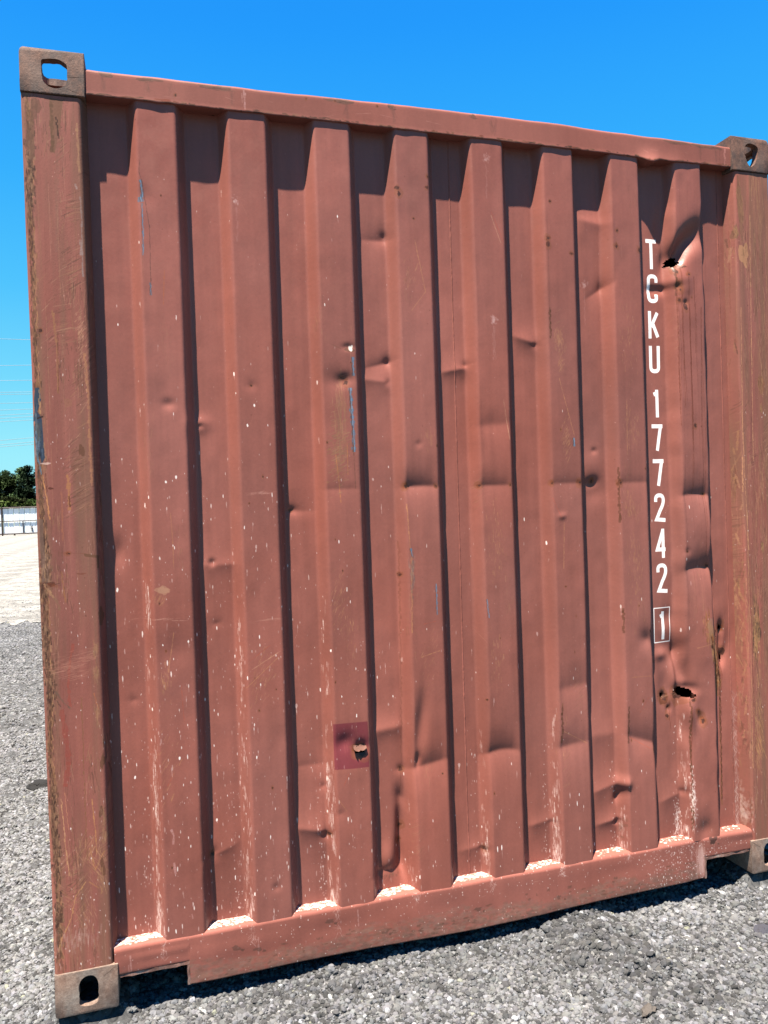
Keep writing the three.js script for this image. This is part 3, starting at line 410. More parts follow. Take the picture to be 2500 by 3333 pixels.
  const put = (ch, x, y0, y1, w = 0.031, lw = 0.0128) => {
    const f = (a, b) => [P.X(x + a * w), P.Y(y0 + lw / 2 + b * (y1 - y0 - lw))]; g.save(); g.globalAlpha = 0.97;
    const stroke = (build) => { g.beginPath(); build(); g.save(); g.lineWidth = lw * (P.sx + P.sy) / 2; g.stroke(); g.restore(); };
    const q = glyph[ch];
    if (Array.isArray(q)) for (const s of q) { const s2 = s.map((pt) => [...pt]); if (s.length === 2) { const dx = s[1][0] - s[0][0], dy = (s[1][1] - s[0][1]); if (dx === 0) { s2[0][1] += Math.sign(-dy) * 0.06; s2[1][1] += Math.sign(dy) * 0.06; } else if (dy === 0) { s2[0][0] -= 0.2; s2[1][0] += 0.2; } } stroke(() => s2.forEach((pt, i) => i ? g.lineTo(...f(...pt)) : g.moveTo(...f(...pt)))); }
    else if (q === 'C') stroke(() => { g.moveTo(...f(1, .74)); g.lineTo(...f(1, .86)); g.quadraticCurveTo(...f(1, 1), ...f(.5, 1)); g.quadraticCurveTo(...f(0, 1), ...f(0, .84)); g.lineTo(...f(0, .16)); g.quadraticCurveTo(...f(0, 0), ...f(.5, 0)); g.quadraticCurveTo(...f(1, 0), ...f(1, .14)); g.lineTo(...f(1, .28)); });
    else if (q === 'U') stroke(() => { g.moveTo(...f(0, 1.06)); g.lineTo(...f(0, .18)); g.quadraticCurveTo(...f(0, 0), ...f(.5, 0)); g.quadraticCurveTo(...f(1, 0), ...f(1, .18)); g.lineTo(...f(1, 1.06)); });
    else stroke(() => { g.moveTo(...f(0, .74)); g.lineTo(...f(0, .84)); g.quadraticCurveTo(...f(0, 1), ...f(.5, 1)); g.quadraticCurveTo(...f(1, 1), ...f(1, .80)); g.quadraticCurveTo(...f(1, .64), ...f(.55, .40)); g.lineTo(...f(.05, .04)); g.lineTo(...f(1.2, 0.0)); });
    g.restore();
  };
  [['T', 2.226, 2.123], ['C', 2.106, 2.008], ['K', 1.981, 1.884], ['U', 1.862, 1.767], ['1', 1.711, 1.613], ['7', 1.590, 1.493], ['7', 1.470, 1.372], ['2', 1.352, 1.253], ['4', 1.231, 1.128], ['2', 1.110, 1.007]].forEach(([ch, a, b], i) => put(ch, 1.958 + (ch === 'T' ? -0.001 : 0) + i * 0.0004, b, a));
  put('1', 1.960, 0.845, 0.945, 0.028);
  g.lineWidth = 0.0028 * P.sx; g.strokeRect(P.X(1.940), P.Y(0.957), 0.067 * P.sx, 0.119 * P.sy);
  for (let i = 0; i < 60; i++) { const x = rr(1.945, 2.0), y = rr(0.84, 2.23); P.blob(x, y, rr(.0005, .0014), rr(.0006, .002), '#9a6a5e', 0.8, 0.5, 6); }
  const m = new THREE.MeshPhysicalMaterial({ specularIntensity: 0.35, map: texOf(c), roughness: 0.62, roughnessMap: rep(roughT, 2, 2), bumpMap: rep(peel, 4, 4), bumpScale: 0.00014, side: THREE.DoubleSide });
  return m;
}
{
  const xs = []; for (let x = WX0; x <= WX1 + 1e-6; x += 0.0036) xs.push(x);
  const ys = []; for (let y = WY0; y <= WY1 + 1e-6; y += 0.0042) ys.push(y);
  const g = sheet(xs.length, ys.length, (i, j) => { const x = xs[i], y = ys[j]; return [x, y, wallZ(x, y), (x - WX0) / (WX1 - WX0), (y - WY0) / (WY1 - WY0)]; }, (i, j) => inHole(xs[i] + 0.0018, ys[j] + 0.0021));
  const wall = mesh('front_wall', g, wallMaterial(), box40);
  // upright welds where the sheets join
  const bead = (xf, y0, y1, r) => { const n = Math.round((y1 - y0) / 0.006), k = 7; return sheet(k, n, (i, j) => { const y = y0 + (y1 - y0) * j / (n - 1), x0 = xf(y), t = Math.PI * i / (k - 1), q = r * (1 + 0.25 * vnoise(y * 160, x0 * 50)); const x = x0 - Math.cos(t) * q; return [x, y, wallZ(x0, y) - 0.0008 + Math.sin(t) * q * 0.8, x, y]; }); };
  const s0 = onWall(1462, 640)[0], s1 = onWall(1520, 2600)[0];
  mesh('weld_seam', bead((y) => lerp(s0, s1, (2.2 - y) / 2) , 0.163, 2.482, 0.0026), M.paint, wall);
  mesh('weld_seam', bead(() => 0.1925, 0.163, 2.482, 0.0011), M.paint, wall);
  mesh('weld_seam', bead(() => 2.2505, 0.163, 2.482, 0.0024), M.paint, wall);
  // torn lip of steel under the hole in the repainted square
  const [hx, hy] = onWall(1172, 2434), lipZ = wallZ(hx, hy + 0.012);
  mesh('torn_lip', sheet(9, 6, (i, j) => { const t = i / 8 - 0.5, s = j / 5; return [hx + t * 0.040, hy + 0.008 - s * 0.016 * (1 - t * t * 2) + 0.003 * vnoise(i * 1.3, j), lipZ + 0.002 + 0.012 * s * s + 0.003 * vnoise(i * 0.9 + 4, j), t, s]; }), new THREE.MeshStandardMaterial({ color: '#5a3a2e', roughness: 0.85, side: THREE.DoubleSide }), wall);
}

// ---------------------------------------------------------------- corner posts
function postMaterial(left) {
  const c = canvas(512, 2048), x0 = left ? 0 : 2.438 - 0.19, x1 = x0 + 0.19, y0 = 0.118, y1 = 2.473, P = Painter(c, x0, x1, y0, y1); P.k = 0.18;
  fillPixels(c, (i, j) => { const x = x0 + i / 512 * 0.19, y = y1 - j / 2048 * (y1 - y0), q = paintPixel(x, y, 1.8), d = clamp(fbm(x * 38 + 7, y * 2.2, 4) * 1.6 + 0.34, 0, 1) * (left ? 0.70 : 0.76); return [lerp(q[0], 106, d), lerp(q[1], 77, d), lerp(q[2], 62, d)]; });
  const w = (u, v) => onZ(u, v, -0.004), px = (a) => a.map(([u, v]) => w(u, v));
  const L = (a, wd, col, al = 1, jag = 0) => P.line(px(a), wd, col, al, jag), sc = (u, v, ...r) => P.scuff(...w(u, v), ...r);
  for (let i = 0; i < 170; i++) { const x = rr(x0, x1), y = rr(y0, y1), l = rr(0.03, 0.3); P.line([[x, y], [x + gauss() * 0.004, y - l]], rr(0.0006, 0.0016), pick(['#8e6a4c', '#7a5142', '#a98a66', '#b48a74', '#6a4234']), 0.4, 0.0004); }
  for (let i = 0; i < 160; i++) { const x = rr(x0, x1), y = rr(y0, y1); P.blob(x, y, rr(.0006, .0018), rr(.0008, .003), pick(['#4a3428', '#c9a892', '#6d4a3a']), 0.7, 0.5, 7); }
  const nfl = left ? 230 : 90; for (let i = 0; i < nfl; i++) { const y = y0 + Math.pow(rnd(), 1.4) * 1.7; P.fleck(rr(x0, x1), y, rr(.0006, .0018), rr(.0012, .0042), rr(0.3, 0.75)); }
  for (let i = 0; i < 46; i++) P.scuff(rr(x0 + 0.01, x1 - 0.03), rr(y0, y1), 0.03, rr(0.05, 0.25), ['#8f7355', '#5c4636', '#a08468', '#6b4c3c', '#4a3a2e'], 34, 0.65, rr(0.02, 0.06), 0.0017, rnd() < 0.75 ? 1.57 : rr(0.1, 1));
  if (left) {
    // the long gouge down the outer edge: bare steel, rust and dirt
    const edge = [[90, 330], [98, 420], [100, 560], [98, 690], [104, 800], [108, 930], [112, 1060], [115, 1150], [120, 1260], [126, 1400], [128, 1500], [132, 1600], [136, 1700], [143, 1800], [148, 1900], [152, 2020], [158, 2160], [164, 2300], [162, 2420], [172, 2560], [176, 2700], [184, 2860], [192, 3000], [196, 3120]];
    L(edge, 0.010, '#6f5840', 0.5, 0.004); L(edge, 0.005, '#4a3828', 0.7, 0.004); L(edge.map(([u, v]) => [u + 7, v]), 0.0025, '#b0905e', 0.7, 0.003); L(edge.map(([u, v]) => [u - 3, v + 20]), 0.002, '#33281f', 0.8, 0.004);
    for (const [u, v] of edge) { sc(u + 2, v, 0.016, 0.10, ['#8b7350', '#4c3c2d', '#9c8158', '#3a2e25', '#6b5236'], 40, 0.7, 0.02, 0.003); }
    for (const [u, v, h] of [[97, 470, .05], [97, 620, .06], [150, 2090, .05], [152, 1830, .06], [165, 2230, .05], [175, 2660, .07], [186, 2790, .06], [192, 2980, .04], [140, 1910, .04]]) { sc(u, v, 0.020, h * 2.4, ['#2c231c', '#4a3a2c', '#6e5a44', '#8f7a5a'], 150, 0.85, 0.014, 0.0035); }
    // blue-black old coat where the paint has come off
    const patch = [[113, 1262], [128, 1262], [134, 1300], [122, 1340], [136, 1362], [139, 1400], [142, 1440], [146, 1490], [136, 1512], [127, 1470], [126, 1510], [121, 1500], [117, 1420], [114, 1370], [106, 1372], [112, 1340], [110, 1300]];
    P.poly(px(patch), 'rgb(44,56,70)', 0.97); sc(122, 1430, 0.014, 0.12, ['rgb(70,88,106)', 'rgb(30,36,44)', 'rgb(92,108,122)', 'rgb(74,72,66)'], 70, 0.8, 0.04, 0.0025); L([[120, 1362], [138, 1356]], 0.005, '#1d1a18', 0.9, 0.001); L([[126, 1268], [130, 1345]], 0.004, '#b59a68', 0.7, 0.002); L([[142, 1440], [150, 1500]], 0.004, '#9a8360', 0.7, 0.002);
    P.blob(...w(150, 1508), 0.012, 0.003, '#cfc4b4', 0.8, 0.5);
    P.poly(px([[120, 1690], [140, 1690], [142, 1760], [150, 1830], [160, 1880], [152, 1905], [138, 1900], [134, 1820]]), '#6a5f50', 0.8); sc(150, 1850, 0.018, 0.09, ['#4a3d30', '#a08c66', '#77695a'], 70, 0.8, 0.02, 0.003);
    sc(160, 1905, 0.03, 0.015, rust, 40, 0.8, 0.02, 0.003, 0.2); L([[150, 1900], [185, 1960], [195, 1985]], 0.007, '#7a644c', 0.8, 0.002); L([[143, 1900], [172, 1945]], 0.005, '#a38a62', 0.8, 0.002);
    // brown stain and weeps below the casting
    P.poly(px([[160, 318], [205, 326], [200, 370], [190, 440], [178, 500], [168, 490], [163, 420]]), '#6b5540', 0.85); L([[168, 330], [169, 420], [170, 495]], 0.008, '#574632', 0.85, 0.002); L([[183, 420], [186, 470], [188, 620], [184, 820]], 0.010, '#7d5f50', 0.45, 0.002); L([[183, 380], [190, 450]], 0.004, '#2b211b', 0.9, 0.002);
    for (const [u, v, h] of [[115, 355, .03], [100, 430, .05], [97, 470, .04], [123, 348, .02]]) P.blob(...w(u, v), 0.008, h, '#5d4938', 0.6, 0.7);
    for (const [pts, wd, col] of [[[[262, 640], [266, 720], [268, 800], [270, 900]], .004, '#8a8680'], [[[246, 598], [249, 615]], .005, '#9a948c'], [[[250, 400], [254, 480], [258, 560]], .006, '#a08560'], [[[262, 780], [266, 830]], .008, '#8f8a84'], [[[170, 1010], [178, 1060], [186, 1150], [190, 1280]], .006, '#8f6f4a'], [[[188, 1080], [190, 1280]], .0025, '#5d3e2e'], [[[220, 1545], [224, 1600], [227, 1660]], .009, '#a57f4c'], [[[225, 1615], [227, 1650]], .006, '#4a2c20'], [[[138, 1545], [152, 1620], [162, 1690]], .003, '#c39456'], [[[143, 1580], [160, 1670]], .002, '#d0a566'], [[[149, 1540], [154, 1600]], .002, '#5a2f26'], [[[200, 1600], [205, 1760]], .004, '#96664c'], [[[200, 1860], [214, 1960]], .003, '#8b6540'], [[[265, 2270], [270, 2400], [274, 2520], [280, 2680], [284, 2800]], .003, '#75583c'], [[[238, 2095], [228, 2150], [222, 2220], [228, 2300]], .007, '#8a4a3c'], [[[200, 2310], [215, 2400], [225, 2480], [212, 2560]], .012, '#86473b'], [[[178, 2250], [210, 2290], [228, 2305]], .004, '#5e5244'], [[[185, 2280], [197, 2300]], .004, '#4e3d34'], [[[306, 2255], [315, 2290], [322, 2310]], .0025, '#a06a46'], [[[200, 2600], [210, 2720], [225, 2850]], .003, '#c0a070'], [[[212, 2580], [222, 2700]], .0025, '#b98a66'], [[[300, 2600], [312, 2720], [314, 2780]], .003, '#b89058'], [[[280, 2870], [245, 2920], [232, 2990], [200, 3060], [190, 3100]], .003, '#b4925e'], [[[292, 2760], [310, 2830], [340, 2770]], .003, '#a8824e'], [[[290, 2870], [322, 2890]], .0025, '#a07a50']]) L(pts, wd, col, 0.8, 0.0012);
    for (let k = 0; k < 9; k++) sc(180 + k * 14, 2170 + gauss() * 40, 0.05, 0.05, ['#b58c72', '#8d6252', '#c2a084'], 22, 0.45, 0.04, 0.001, 0.18);
    for (let k = 0; k < 12; k++) sc(rr(210, 330), rr(2700, 3050), 0.04, 0.06, ['#b89a6c', '#6a5240', '#9a7a52', '#a8896a'], 22, 0.55, 0.03, 0.0016, rr(0.6, 2.4));
    sc(262, 1095, 0.018, 0.12, ['#b99a7c', '#a98868'], 130, 0.7, 0.010, 0.0016, 0.9); L([[274, 1150], [282, 1220], [290, 1330], [294, 1480], [300, 1580]], 0.007, '#a9835c', 0.75, 0.0015);
    L([[190, 1800], [270, 1802]], 0.0014, '#6a4536', 0.8); P.poly(px([[272, 1801], [323, 1808], [322, 1850], [316, 1850], [314, 1816], [276, 1812]]), '#5f4a36', 0.9); P.rustSpot(...w(222, 1802), 0.006, 0.004); P.blob(...w(265, 1868), 0.012, 0.003, '#6b4535', 0.9, 0.5); P.blob(...w(166, 1590), 0.007, 0.003, '#4d2c24', 0.9); P.rustSpot(...w(133, 1076), 0.004, 0.005); for (const [u, v] of [[265, 1470], [330, 2010], [335, 2480], [330, 2640], [335, 2820]]) P.blob(...w(u, v), 0.006, 0.02, '#5a4330', 0.8, 0.6); for (const [u, v] of [[310, 2120], [313, 2200], [318, 2330], [338, 2660], [340, 2720], [330, 2860]]) sc(u, v, 0.012, 0.05, sand, 30, 0.7, 0.02, 0.002);
    P.poly(px([[206, 1300], [222, 1296], [236, 1305], [234, 1322], [214, 1326]]), '#8a6650', 0.6);
    sc(240, 3060, 0.1, 0.05, ['#b0a294', '#c4b8aa', '#9a8474'], 90, 0.35, 0.03, 0.003);
  } else {
    for (const [u, v, wd, h, col] of [[2405, 640, .012, .06, '#6b5440'], [2412, 690, .012, .07, '#7a6148'], [2398, 755, .008, .02, '#6f5a45'], [2425, 830, .02, .04, '#b39468'], [2470, 2060, .012, .05, '#3a342c'], [2478, 1250, .014, .03, '#77573f'], [2478, 1330, .005, .010, '#4a3828'], [2482, 1780, .006, .014, '#6a5a42']]) { P.blob(...w(u, v), wd, h, col, 0.75, 0.6, 20); sc(u, v, wd * 1.4, h * 1.6, ['#54442f', '#9a8058', '#8a7050'], 50, 0.6, 0.02, 0.002); }
    for (let k = 0; k < 16; k++) { const u = rr(2415, 2500), v = rr(600, 2650); sc(u, v, 0.05, 0.35, ['#a58a5e', '#8a6f50', '#b79c70', '#7a5c48', '#6f4f40'], 70, 0.5, 0.06, 0.0016); }
    for (const pts of [[[2412, 1000], [2418, 1400], [2432, 1700], [2444, 2100], [2452, 2500]], [[2440, 700], [2446, 1100], [2452, 1500]], [[2418, 1480], [2421, 1600]], [[2432, 1660], [2437, 1790]], [[2440, 1900], [2448, 2060], [2452, 2300]], [[2452, 2200], [2460, 2400], [2458, 2500]]]) L(pts, 0.0026, pick(['#c3a274', '#6a4638', '#b8946a']), 0.8, 0.0008);
    sc(2462, 2060, 0.025, 0.22, ['#c0a468', '#3b3328', '#9a8052', '#6b5a3c'], 180, 0.75, 0.05, 0.002); sc(2470, 2400, 0.03, 0.2, ['#b99a62', '#8a6c48'], 90, 0.7, 0.05, 0.0018, 1.9);
    sc(2440, 2640, 0.03, 0.12, ['#c4beb0', '#a8a296'], 130, 0.5, 0.02, 0.003);
  }
  return new THREE.MeshPhysicalMaterial({ specularIntensity: 0.25, map: texOf(c), roughness: 0.66, bumpMap: rep(peel, 1, 8), bumpScale: 0.00016 });
}
function cornerPost(left, front, mat) {
  const prof = [[0, -0.160], [0, -0.09], [0, -0.030], [0, -0.013]];
  for (let i = 1; i <= 4; i++) { const t = i / 4 * Math.PI / 2; prof.push([0.009 - 0.009 * Math.cos(t), -0.013 + 0.009 * Math.sin(t)]); }
  for (let i = 1; i <= 20; i++) prof.push([0.009 + 0.131 * i / 20, -0.004]);
  for (let i = 1; i <= 5; i++) { const t = i / 5 * 1.25; prof.push([0.140 + 0.012 * Math.sin(t), -0.004 - 0.012 * (1 - Math.cos(t))]); }
  prof.push([0.1625, -0.050], [0.168, -0.058], [0.172, -0.085]);
  const ys = []; for (let y = 0.118; y < 2.4731; y += 0.0117) ys.push(Math.min(y, 2.473));
  const s = left ? 1 : -1, ox = left ? 0 : 2.438;
  const g = sheet(prof.length, ys.length, (i, j) => {
    const [a, z] = prof[i], y = ys[j]; let dz = 0, dx = 0;
    if (front) { const edge = Math.exp(-(((a - 0.018) / 0.010) ** 2)); dz = -0.0022 * edge * clamp(0.4 + 1.3 * fbm(y * 11, 3 + (left ? 0 : 9), 3), 0, 1.2) + 0.0009 * fbm(a * 40, y * 6 + (left ? 0 : 50), 3); dx = 0.002 * fbm(y * 4, 8, 3) * (a < 0.01 ? 1 : 0); if (z < -0.03) { dz = 0; dx = 0; } }
    return [ox + s * (a + dx), y, z + dz, left ? a / 0.19 : 1 - a / 0.19, (y - 0.118) / (2.473 - 0.118)];
  });
  if (!left) { const ix = g.index.array; for (let i = 0; i < ix.length; i += 3) { const t = ix[i]; ix[i] = ix[i + 1]; ix[i + 1] = t; } g.computeVertexNormals(); }
  return mat ? mesh('corner_post', g, mat, box40) : g;
}
cornerPost(true, true, postMaterial(true));
cornerPost(false, true, postMaterial(false));
for (const left of [true, false]) { const g = cornerPost(left, false); g.rotateY(Math.PI); g.translate(2.438, 0, -6.058); mesh('corner_post', g, M.paint, box40); }

// ---------------------------------------------------------------- corner castings, hollow with worn holes
const ev = new Evaluator(); ev.useGroups = false; ev.attributes = ['position', 'normal', 'uv'];
const bm = new THREE.MeshStandardMaterial();
function solid(shape, depth, bevel = 0) { const g = new THREE.ExtrudeGeometry(shape, { depth, bevelEnabled: bevel > 0, bevelThickness: bevel, bevelSize: bevel, bevelOffset: -bevel, bevelSegments: 2, curveSegments: 8 }); return g; }
function closedShape(pts) { return new THREE.Shape(pts.map(([x, y]) => new THREE.Vector2(x, y))); }
function smoothLoop(pts, n = 48) { return new THREE.CatmullRomCurve3(pts.map(([x, y]) => new THREE.Vector3(x, y, 0)), true, 'catmullrom', 0.55).getPoints(n).slice(0, -1).map((p) => [p.x, p.y]); }
function castingGeo(corner, holePts, top) {           // local: x 0..0.162 (0 = outer side), y 0..0.118, z 0..-0.178
  const r = corner, s = new THREE.Shape(); const yo = top ? 0.118 : 0, k = top ? 1 : -1;
  if (top) { s.moveTo(0, 0); s.lineTo(0.162, 0); s.lineTo(0.162, 0.118); s.lineTo(r, 0.118); s.quadraticCurveTo(0, 0.118, 0, 0.118 - r); s.lineTo(0, 0); }
  else { s.moveTo(r, 0); s.lineTo(0.155, 0); s.quadraticCurveTo(0.162, 0, 0.162, 0.008); s.lineTo(0.162, 0.118); s.lineTo(0, 0.118); s.lineTo(0, r); s.quadraticCurveTo(0, 0, r, 0); }
  const outer = solid(s, 0.172, 0.003); outer.translate(0, 0, -0.175);
  let A = new Brush(outer, bm); A.updateMatrixWorld();
  const cut = (g) => { const B = new Brush(g, bm); B.updateMatrixWorld(); A = ev.evaluate(A, B, SUBTRACTION); };
  cut(new THREE.BoxGeometry(0.118, 0.064, 0.126).translate(0.081, 0.059, -0.0885));
  const h = solid(closedShape(holePts), 0.06); h.translate(0, 0, -0.035); cut(h);
  const side = solid(closedShape(smoothLoop([[0.055, 0.04], [0.08, 0.034], [0.125, 0.04], [0.13, 0.06], [0.125, 0.08], [0.08, 0.086], [0.055, 0.08], [0.05, 0.06]])), 0.05); side.rotateY(Math.PI / 2); side.translate(-0.02, 0, 0); cut(side);
  const slot = solid(closedShape(smoothLoop([[0.05, -0.03], [0.081, -0.026], [0.112, -0.03], [0.116, -0.089], [0.112, -0.148], [0.081, -0.152], [0.05, -0.148], [0.046, -0.089]])), 0.06); slot.rotateX(Math.PI / 2); slot.scale(1, 1, 1); slot.translate(0, 0, 0);
  // the slot was drawn in x,y; after the turn its y became z
  slot.translate(0, top ? 0.14 : 0.04, 0); cut(slot);
  const g = A.geometry.clone(); g.clearGroups();
  const p = g.attributes.position; for (let i = 0; i < p.count; i++) { const x = p.getX(i), y = p.getY(i), z = p.getZ(i); p.setXYZ(i, x + 0.0008 * vnoise(y * 120, z * 120 + 5), y + 0.0008 * vnoise(x * 120, z * 120), z); }
  return toCreasedNormals(boxUV(g), 0.6);
}
{
  const TL = smoothLoop([[.0545, .050], [.0545, .070], [.0555, .086], [.066, .0905], [.085, .093], [.100, .0915], [.115, .083], [.1185, .074], [.118, .052], [.1165, .034], [.110, .022], [.092, .015], [.074, .017], [.062, .026], [.056, .036]]);
  const TR = smoothLoop([[.056, .078], [.066, .094], [.085, .098], [.106, .092], [.114, .080], [.112, .058], [.102, .033], [.090, .020], [.078, .017], [.068, .026], [.060, .048], [.054, .064]]);
  const BL = smoothLoop([[.061, .030], [.061, .055], [.061, .078], [.070, .095], [.086, .101], [.102, .095], [.110, .078], [.110, .055], [.109, .030], [.102, .022], [.086, .019], [.069, .022]], 60);
  const mk = (g, mat, mirror, pos, back) => { let q = g.clone(); if (mirror !== !!back) { q.scale(-1, 1, 1); q.translate(0.162, 0, 0); } if (back) { q.rotateY(Math.PI); q.translate(0.162, 0, -0.178); } if (mirror !== !!back) { const a = q.attributes; for (const key of ['position', 'normal', 'uv']) { const t = a[key], n = t.itemSize; for (let i = 0; i < t.count; i += 3) for (let c = 0; c < n; c++) { const v = t.array[(i + 1) * n + c]; t.array[(i + 1) * n + c] = t.array[(i + 2) * n + c]; t.array[(i + 2) * n + c] = v; } } } q.translate(...pos); return mesh('corner_casting', q, mat, box40); };
  const gTL = castingGeo(0.016, TL, true), gTR = castingGeo(0.022, TR.map(([x, y]) => [0.162 - x, y]), true), gB = castingGeo(0.010, BL, false);
  mk(gTL, M.rusty, false, [0, 2.473, 0]); mk(gTR, M.rusty, true, [2.276, 2.473, 0]); mk(gB, M.dusty, false, [0, 0, 0]); mk(gB, M.dusty, true, [2.276, 0, 0]);
  mk(gTL, M.rusty, false, [0, 2.473, -5.88], true); mk(gTL, M.rusty, true, [2.276, 2.473, -5.88], true); mk(gB, M.dusty, false, [0, 0, -5.88], true); mk(gB, M.dusty, true, [2.276, 0, -5.88], true);
}

// ---------------------------------------------------------------- header over the end wall, sill under it
function stripMaterial(x0, x1, len, draw) { const c = canvas(2048, 256), P = Painter(c, x0, x1, 0, len); fillPixels(c, (i, j) => paintPixel(x0 + i / 2048 * (x1 - x0), 7 + j / 256 * len, 0.6)); draw(P); return new THREE.MeshPhysicalMaterial({ specularIntensity: 0.25, map: texOf(c), roughness: 0.6, bumpMap: rep(peel, 16, 2), bumpScale: 0.00012 }); }
{
  // v runs from the back of the top, over the rounded edge, down the front and back under the lip
  const bow = (x) => 0.010 * Math.exp(-(((x - 1.35) / 0.55) ** 2)), len = 0.30;
  const bend = (x) => Math.exp(-(((x - 1.945) / 0.032) ** 2)), bend2 = (x) => Math.exp(-(((x - 2.03) / 0.05) ** 2));
  const prof = (x) => {
    const t = 2.554 + bow(x) + 0.0012 * vnoise(x * 14, 3), b = 2.4825 + 0.003 * Math.exp(-(((x - 1.0) / 0.6) ** 2)) - 0.016 * bend(x) - 0.004 * bend2(x) + 0.0008 * vnoise(x * 40, 8), o = 0.013 * bend(x) + 0.003 * bend2(x), f = Z_HEAD + 0.0012 * vnoise(x * 5, 1) + 0.0006 * vnoise(x * 23, 6), R = 0.010, pts = [[t, -0.11], [t, -0.06], [t, f - R]];
    for (let i = 1; i <= 5; i++) { const a = i / 5 * Math.PI / 2; pts.push([t - R + R * Math.cos(a), f - R + R * Math.sin(a)]); }
    for (let i = 1; i <= 8; i++) { const s = i / 8; pts.push([lerp(t - R, b + 0.007, s), f + o * s * s * s]); }
    pts.push([b + 0.0050, f + 0.0004 + o], [b + 0.0006, f + 0.0005 + o], [b, f - 0.001 + o], [b + 0.001, f - 0.03], [b + 0.002, -0.075]);
    return pts;
  };
  const xs = []; for (let x = 0.1625; x <= 2.2756; x += 0.007) xs.push(x); xs.push(2.2756);
  const n = prof(1).length;
  const vs = (() => { const p = prof(1), a = [0]; for (let i = 1; i < n; i++) a.push(a[i - 1] + Math.hypot(p[i][0] - p[i - 1][0], p[i][1] - p[i - 1][1])); return a; })();
  const g = sheet(xs.length, n, (i, j) => { const p = prof(xs[i])[n - 1 - j]; return [xs[i], p[0], p[1], (xs[i] - 0.16) / 2.12, 1 - vs[n - 1 - j] / len]; });
  const vy = (s) => len - s, E0 = vs[2], E1 = vs[7], F1 = vs[15];
  const mat = stripMaterial(0.16, 2.28, len, (P) => {
    const at = (u, v) => { const [x, y] = onZ(u, v, Z_HEAD); return [x, vy(E1 + (2.548 - y) / 0.065 * (F1 - E1))]; };
    for (let i = 0; i < 70; i++) { const x = rr(0.16, 2.28); P.blob(x, vy(rr(E0 - 0.01, E1 + 0.002)), rr(.003, .02), rr(.001, .003), pick(['#a8938a', '#4a3c34', '#6b5a50', '#8f7468']), 0.5, 0.6); }
    for (const [u, v, w] of [[340, 232, .02], [480, 272, .03], [690, 272, .04], [720, 268, .03], [1090, 312, .03], [1120, 325, .022], [1275, 342, .01], [2210, 458, .05], [2285, 470, .03], [2320, 478, .03], [1540, 370, .006]]) { const [x] = at(u, v); P.blob(x, vy(E1 + 0.001), w, 0.007, '#5b4a3c', 0.85, 0.6, 22); P.scuff(x, vy(E1 + 0.004), w * 1.5, 0.01, ['#3a2f28', '#7a6250'], 25, 0.7, 0.02, 0.0016, 0); }
    for (const [u, w, a] of [[340, .012, .28], [480, .016, .22], [755, .01, .3], [1125, .012, .3], [1280, .014, .25], [1605, .022, .38], [2275, .012, .3], [2325, .008, .3], [560, .02, .12]]) { const [x] = at(u, 330); for (let i = 0; i < 9; i++) P.line([[x + gauss() * w * 0.6, vy(E1 + rr(0, .015))], [x + gauss() * w * 0.6, vy(F1 - rr(0, .03))]], rr(.002, .006), '#5e453c', a * 0.6, 0.001); }
    { const [x] = at(795, 320); P.line([[x, vy(E1)], [x + 0.001, vy(F1)]], 0.007, '#c7aaa4', 0.7, 0.001); P.line([[x - 0.007, vy(E1 + 0.01)], [x - 0.006, vy(E1 + 0.04)]], 0.003, '#c7aaa4', 0.5); }
    for (const [u, v] of [[996, 322], [1228, 350], [571, 315], [700, 420], [1090, 330]]) P.rustSpot(...at(u, v), 0.003, 0.004);
    for (let i = 0; i < 16; i++) { const x = rr(0.3, 2.2), y = vy(rr(E1 + 0.005, F1)); P.line([[x, y], [x + rr(-0.03, 0.05), y - rr(-0.008, 0.01)]], 0.0012, pick(['#6e463c', '#c0988a']), 0.6); }
    for (let i = 0; i < 260; i++) { const x = rr(0.16, 2.28); P.blob(x, vy(F1 + rr(-0.001, 0.007)), rr(.002, .012), rr(.001, .003), pick(['#4d3a2c', '#6f5640', '#2f251e', '#7d604c', '#5d3526']), 0.8, 0.6); }
    P.blob(onZ(530, 340, 0)[0], vy(F1 - 0.001), 0.02, 0.003, '#7d4230', 0.9, 0.6); P.line([[2.252, vy(E1)], [2.252, vy(F1)]], 0.006, '#c79a8e', 0.6, 0.002); P.line([[2.232, vy(E1)], [2.231, vy(F1)]], 0.002, '#5c4038', 0.8, 0.001);
  });
  mesh('header', g, mat, box40);
}
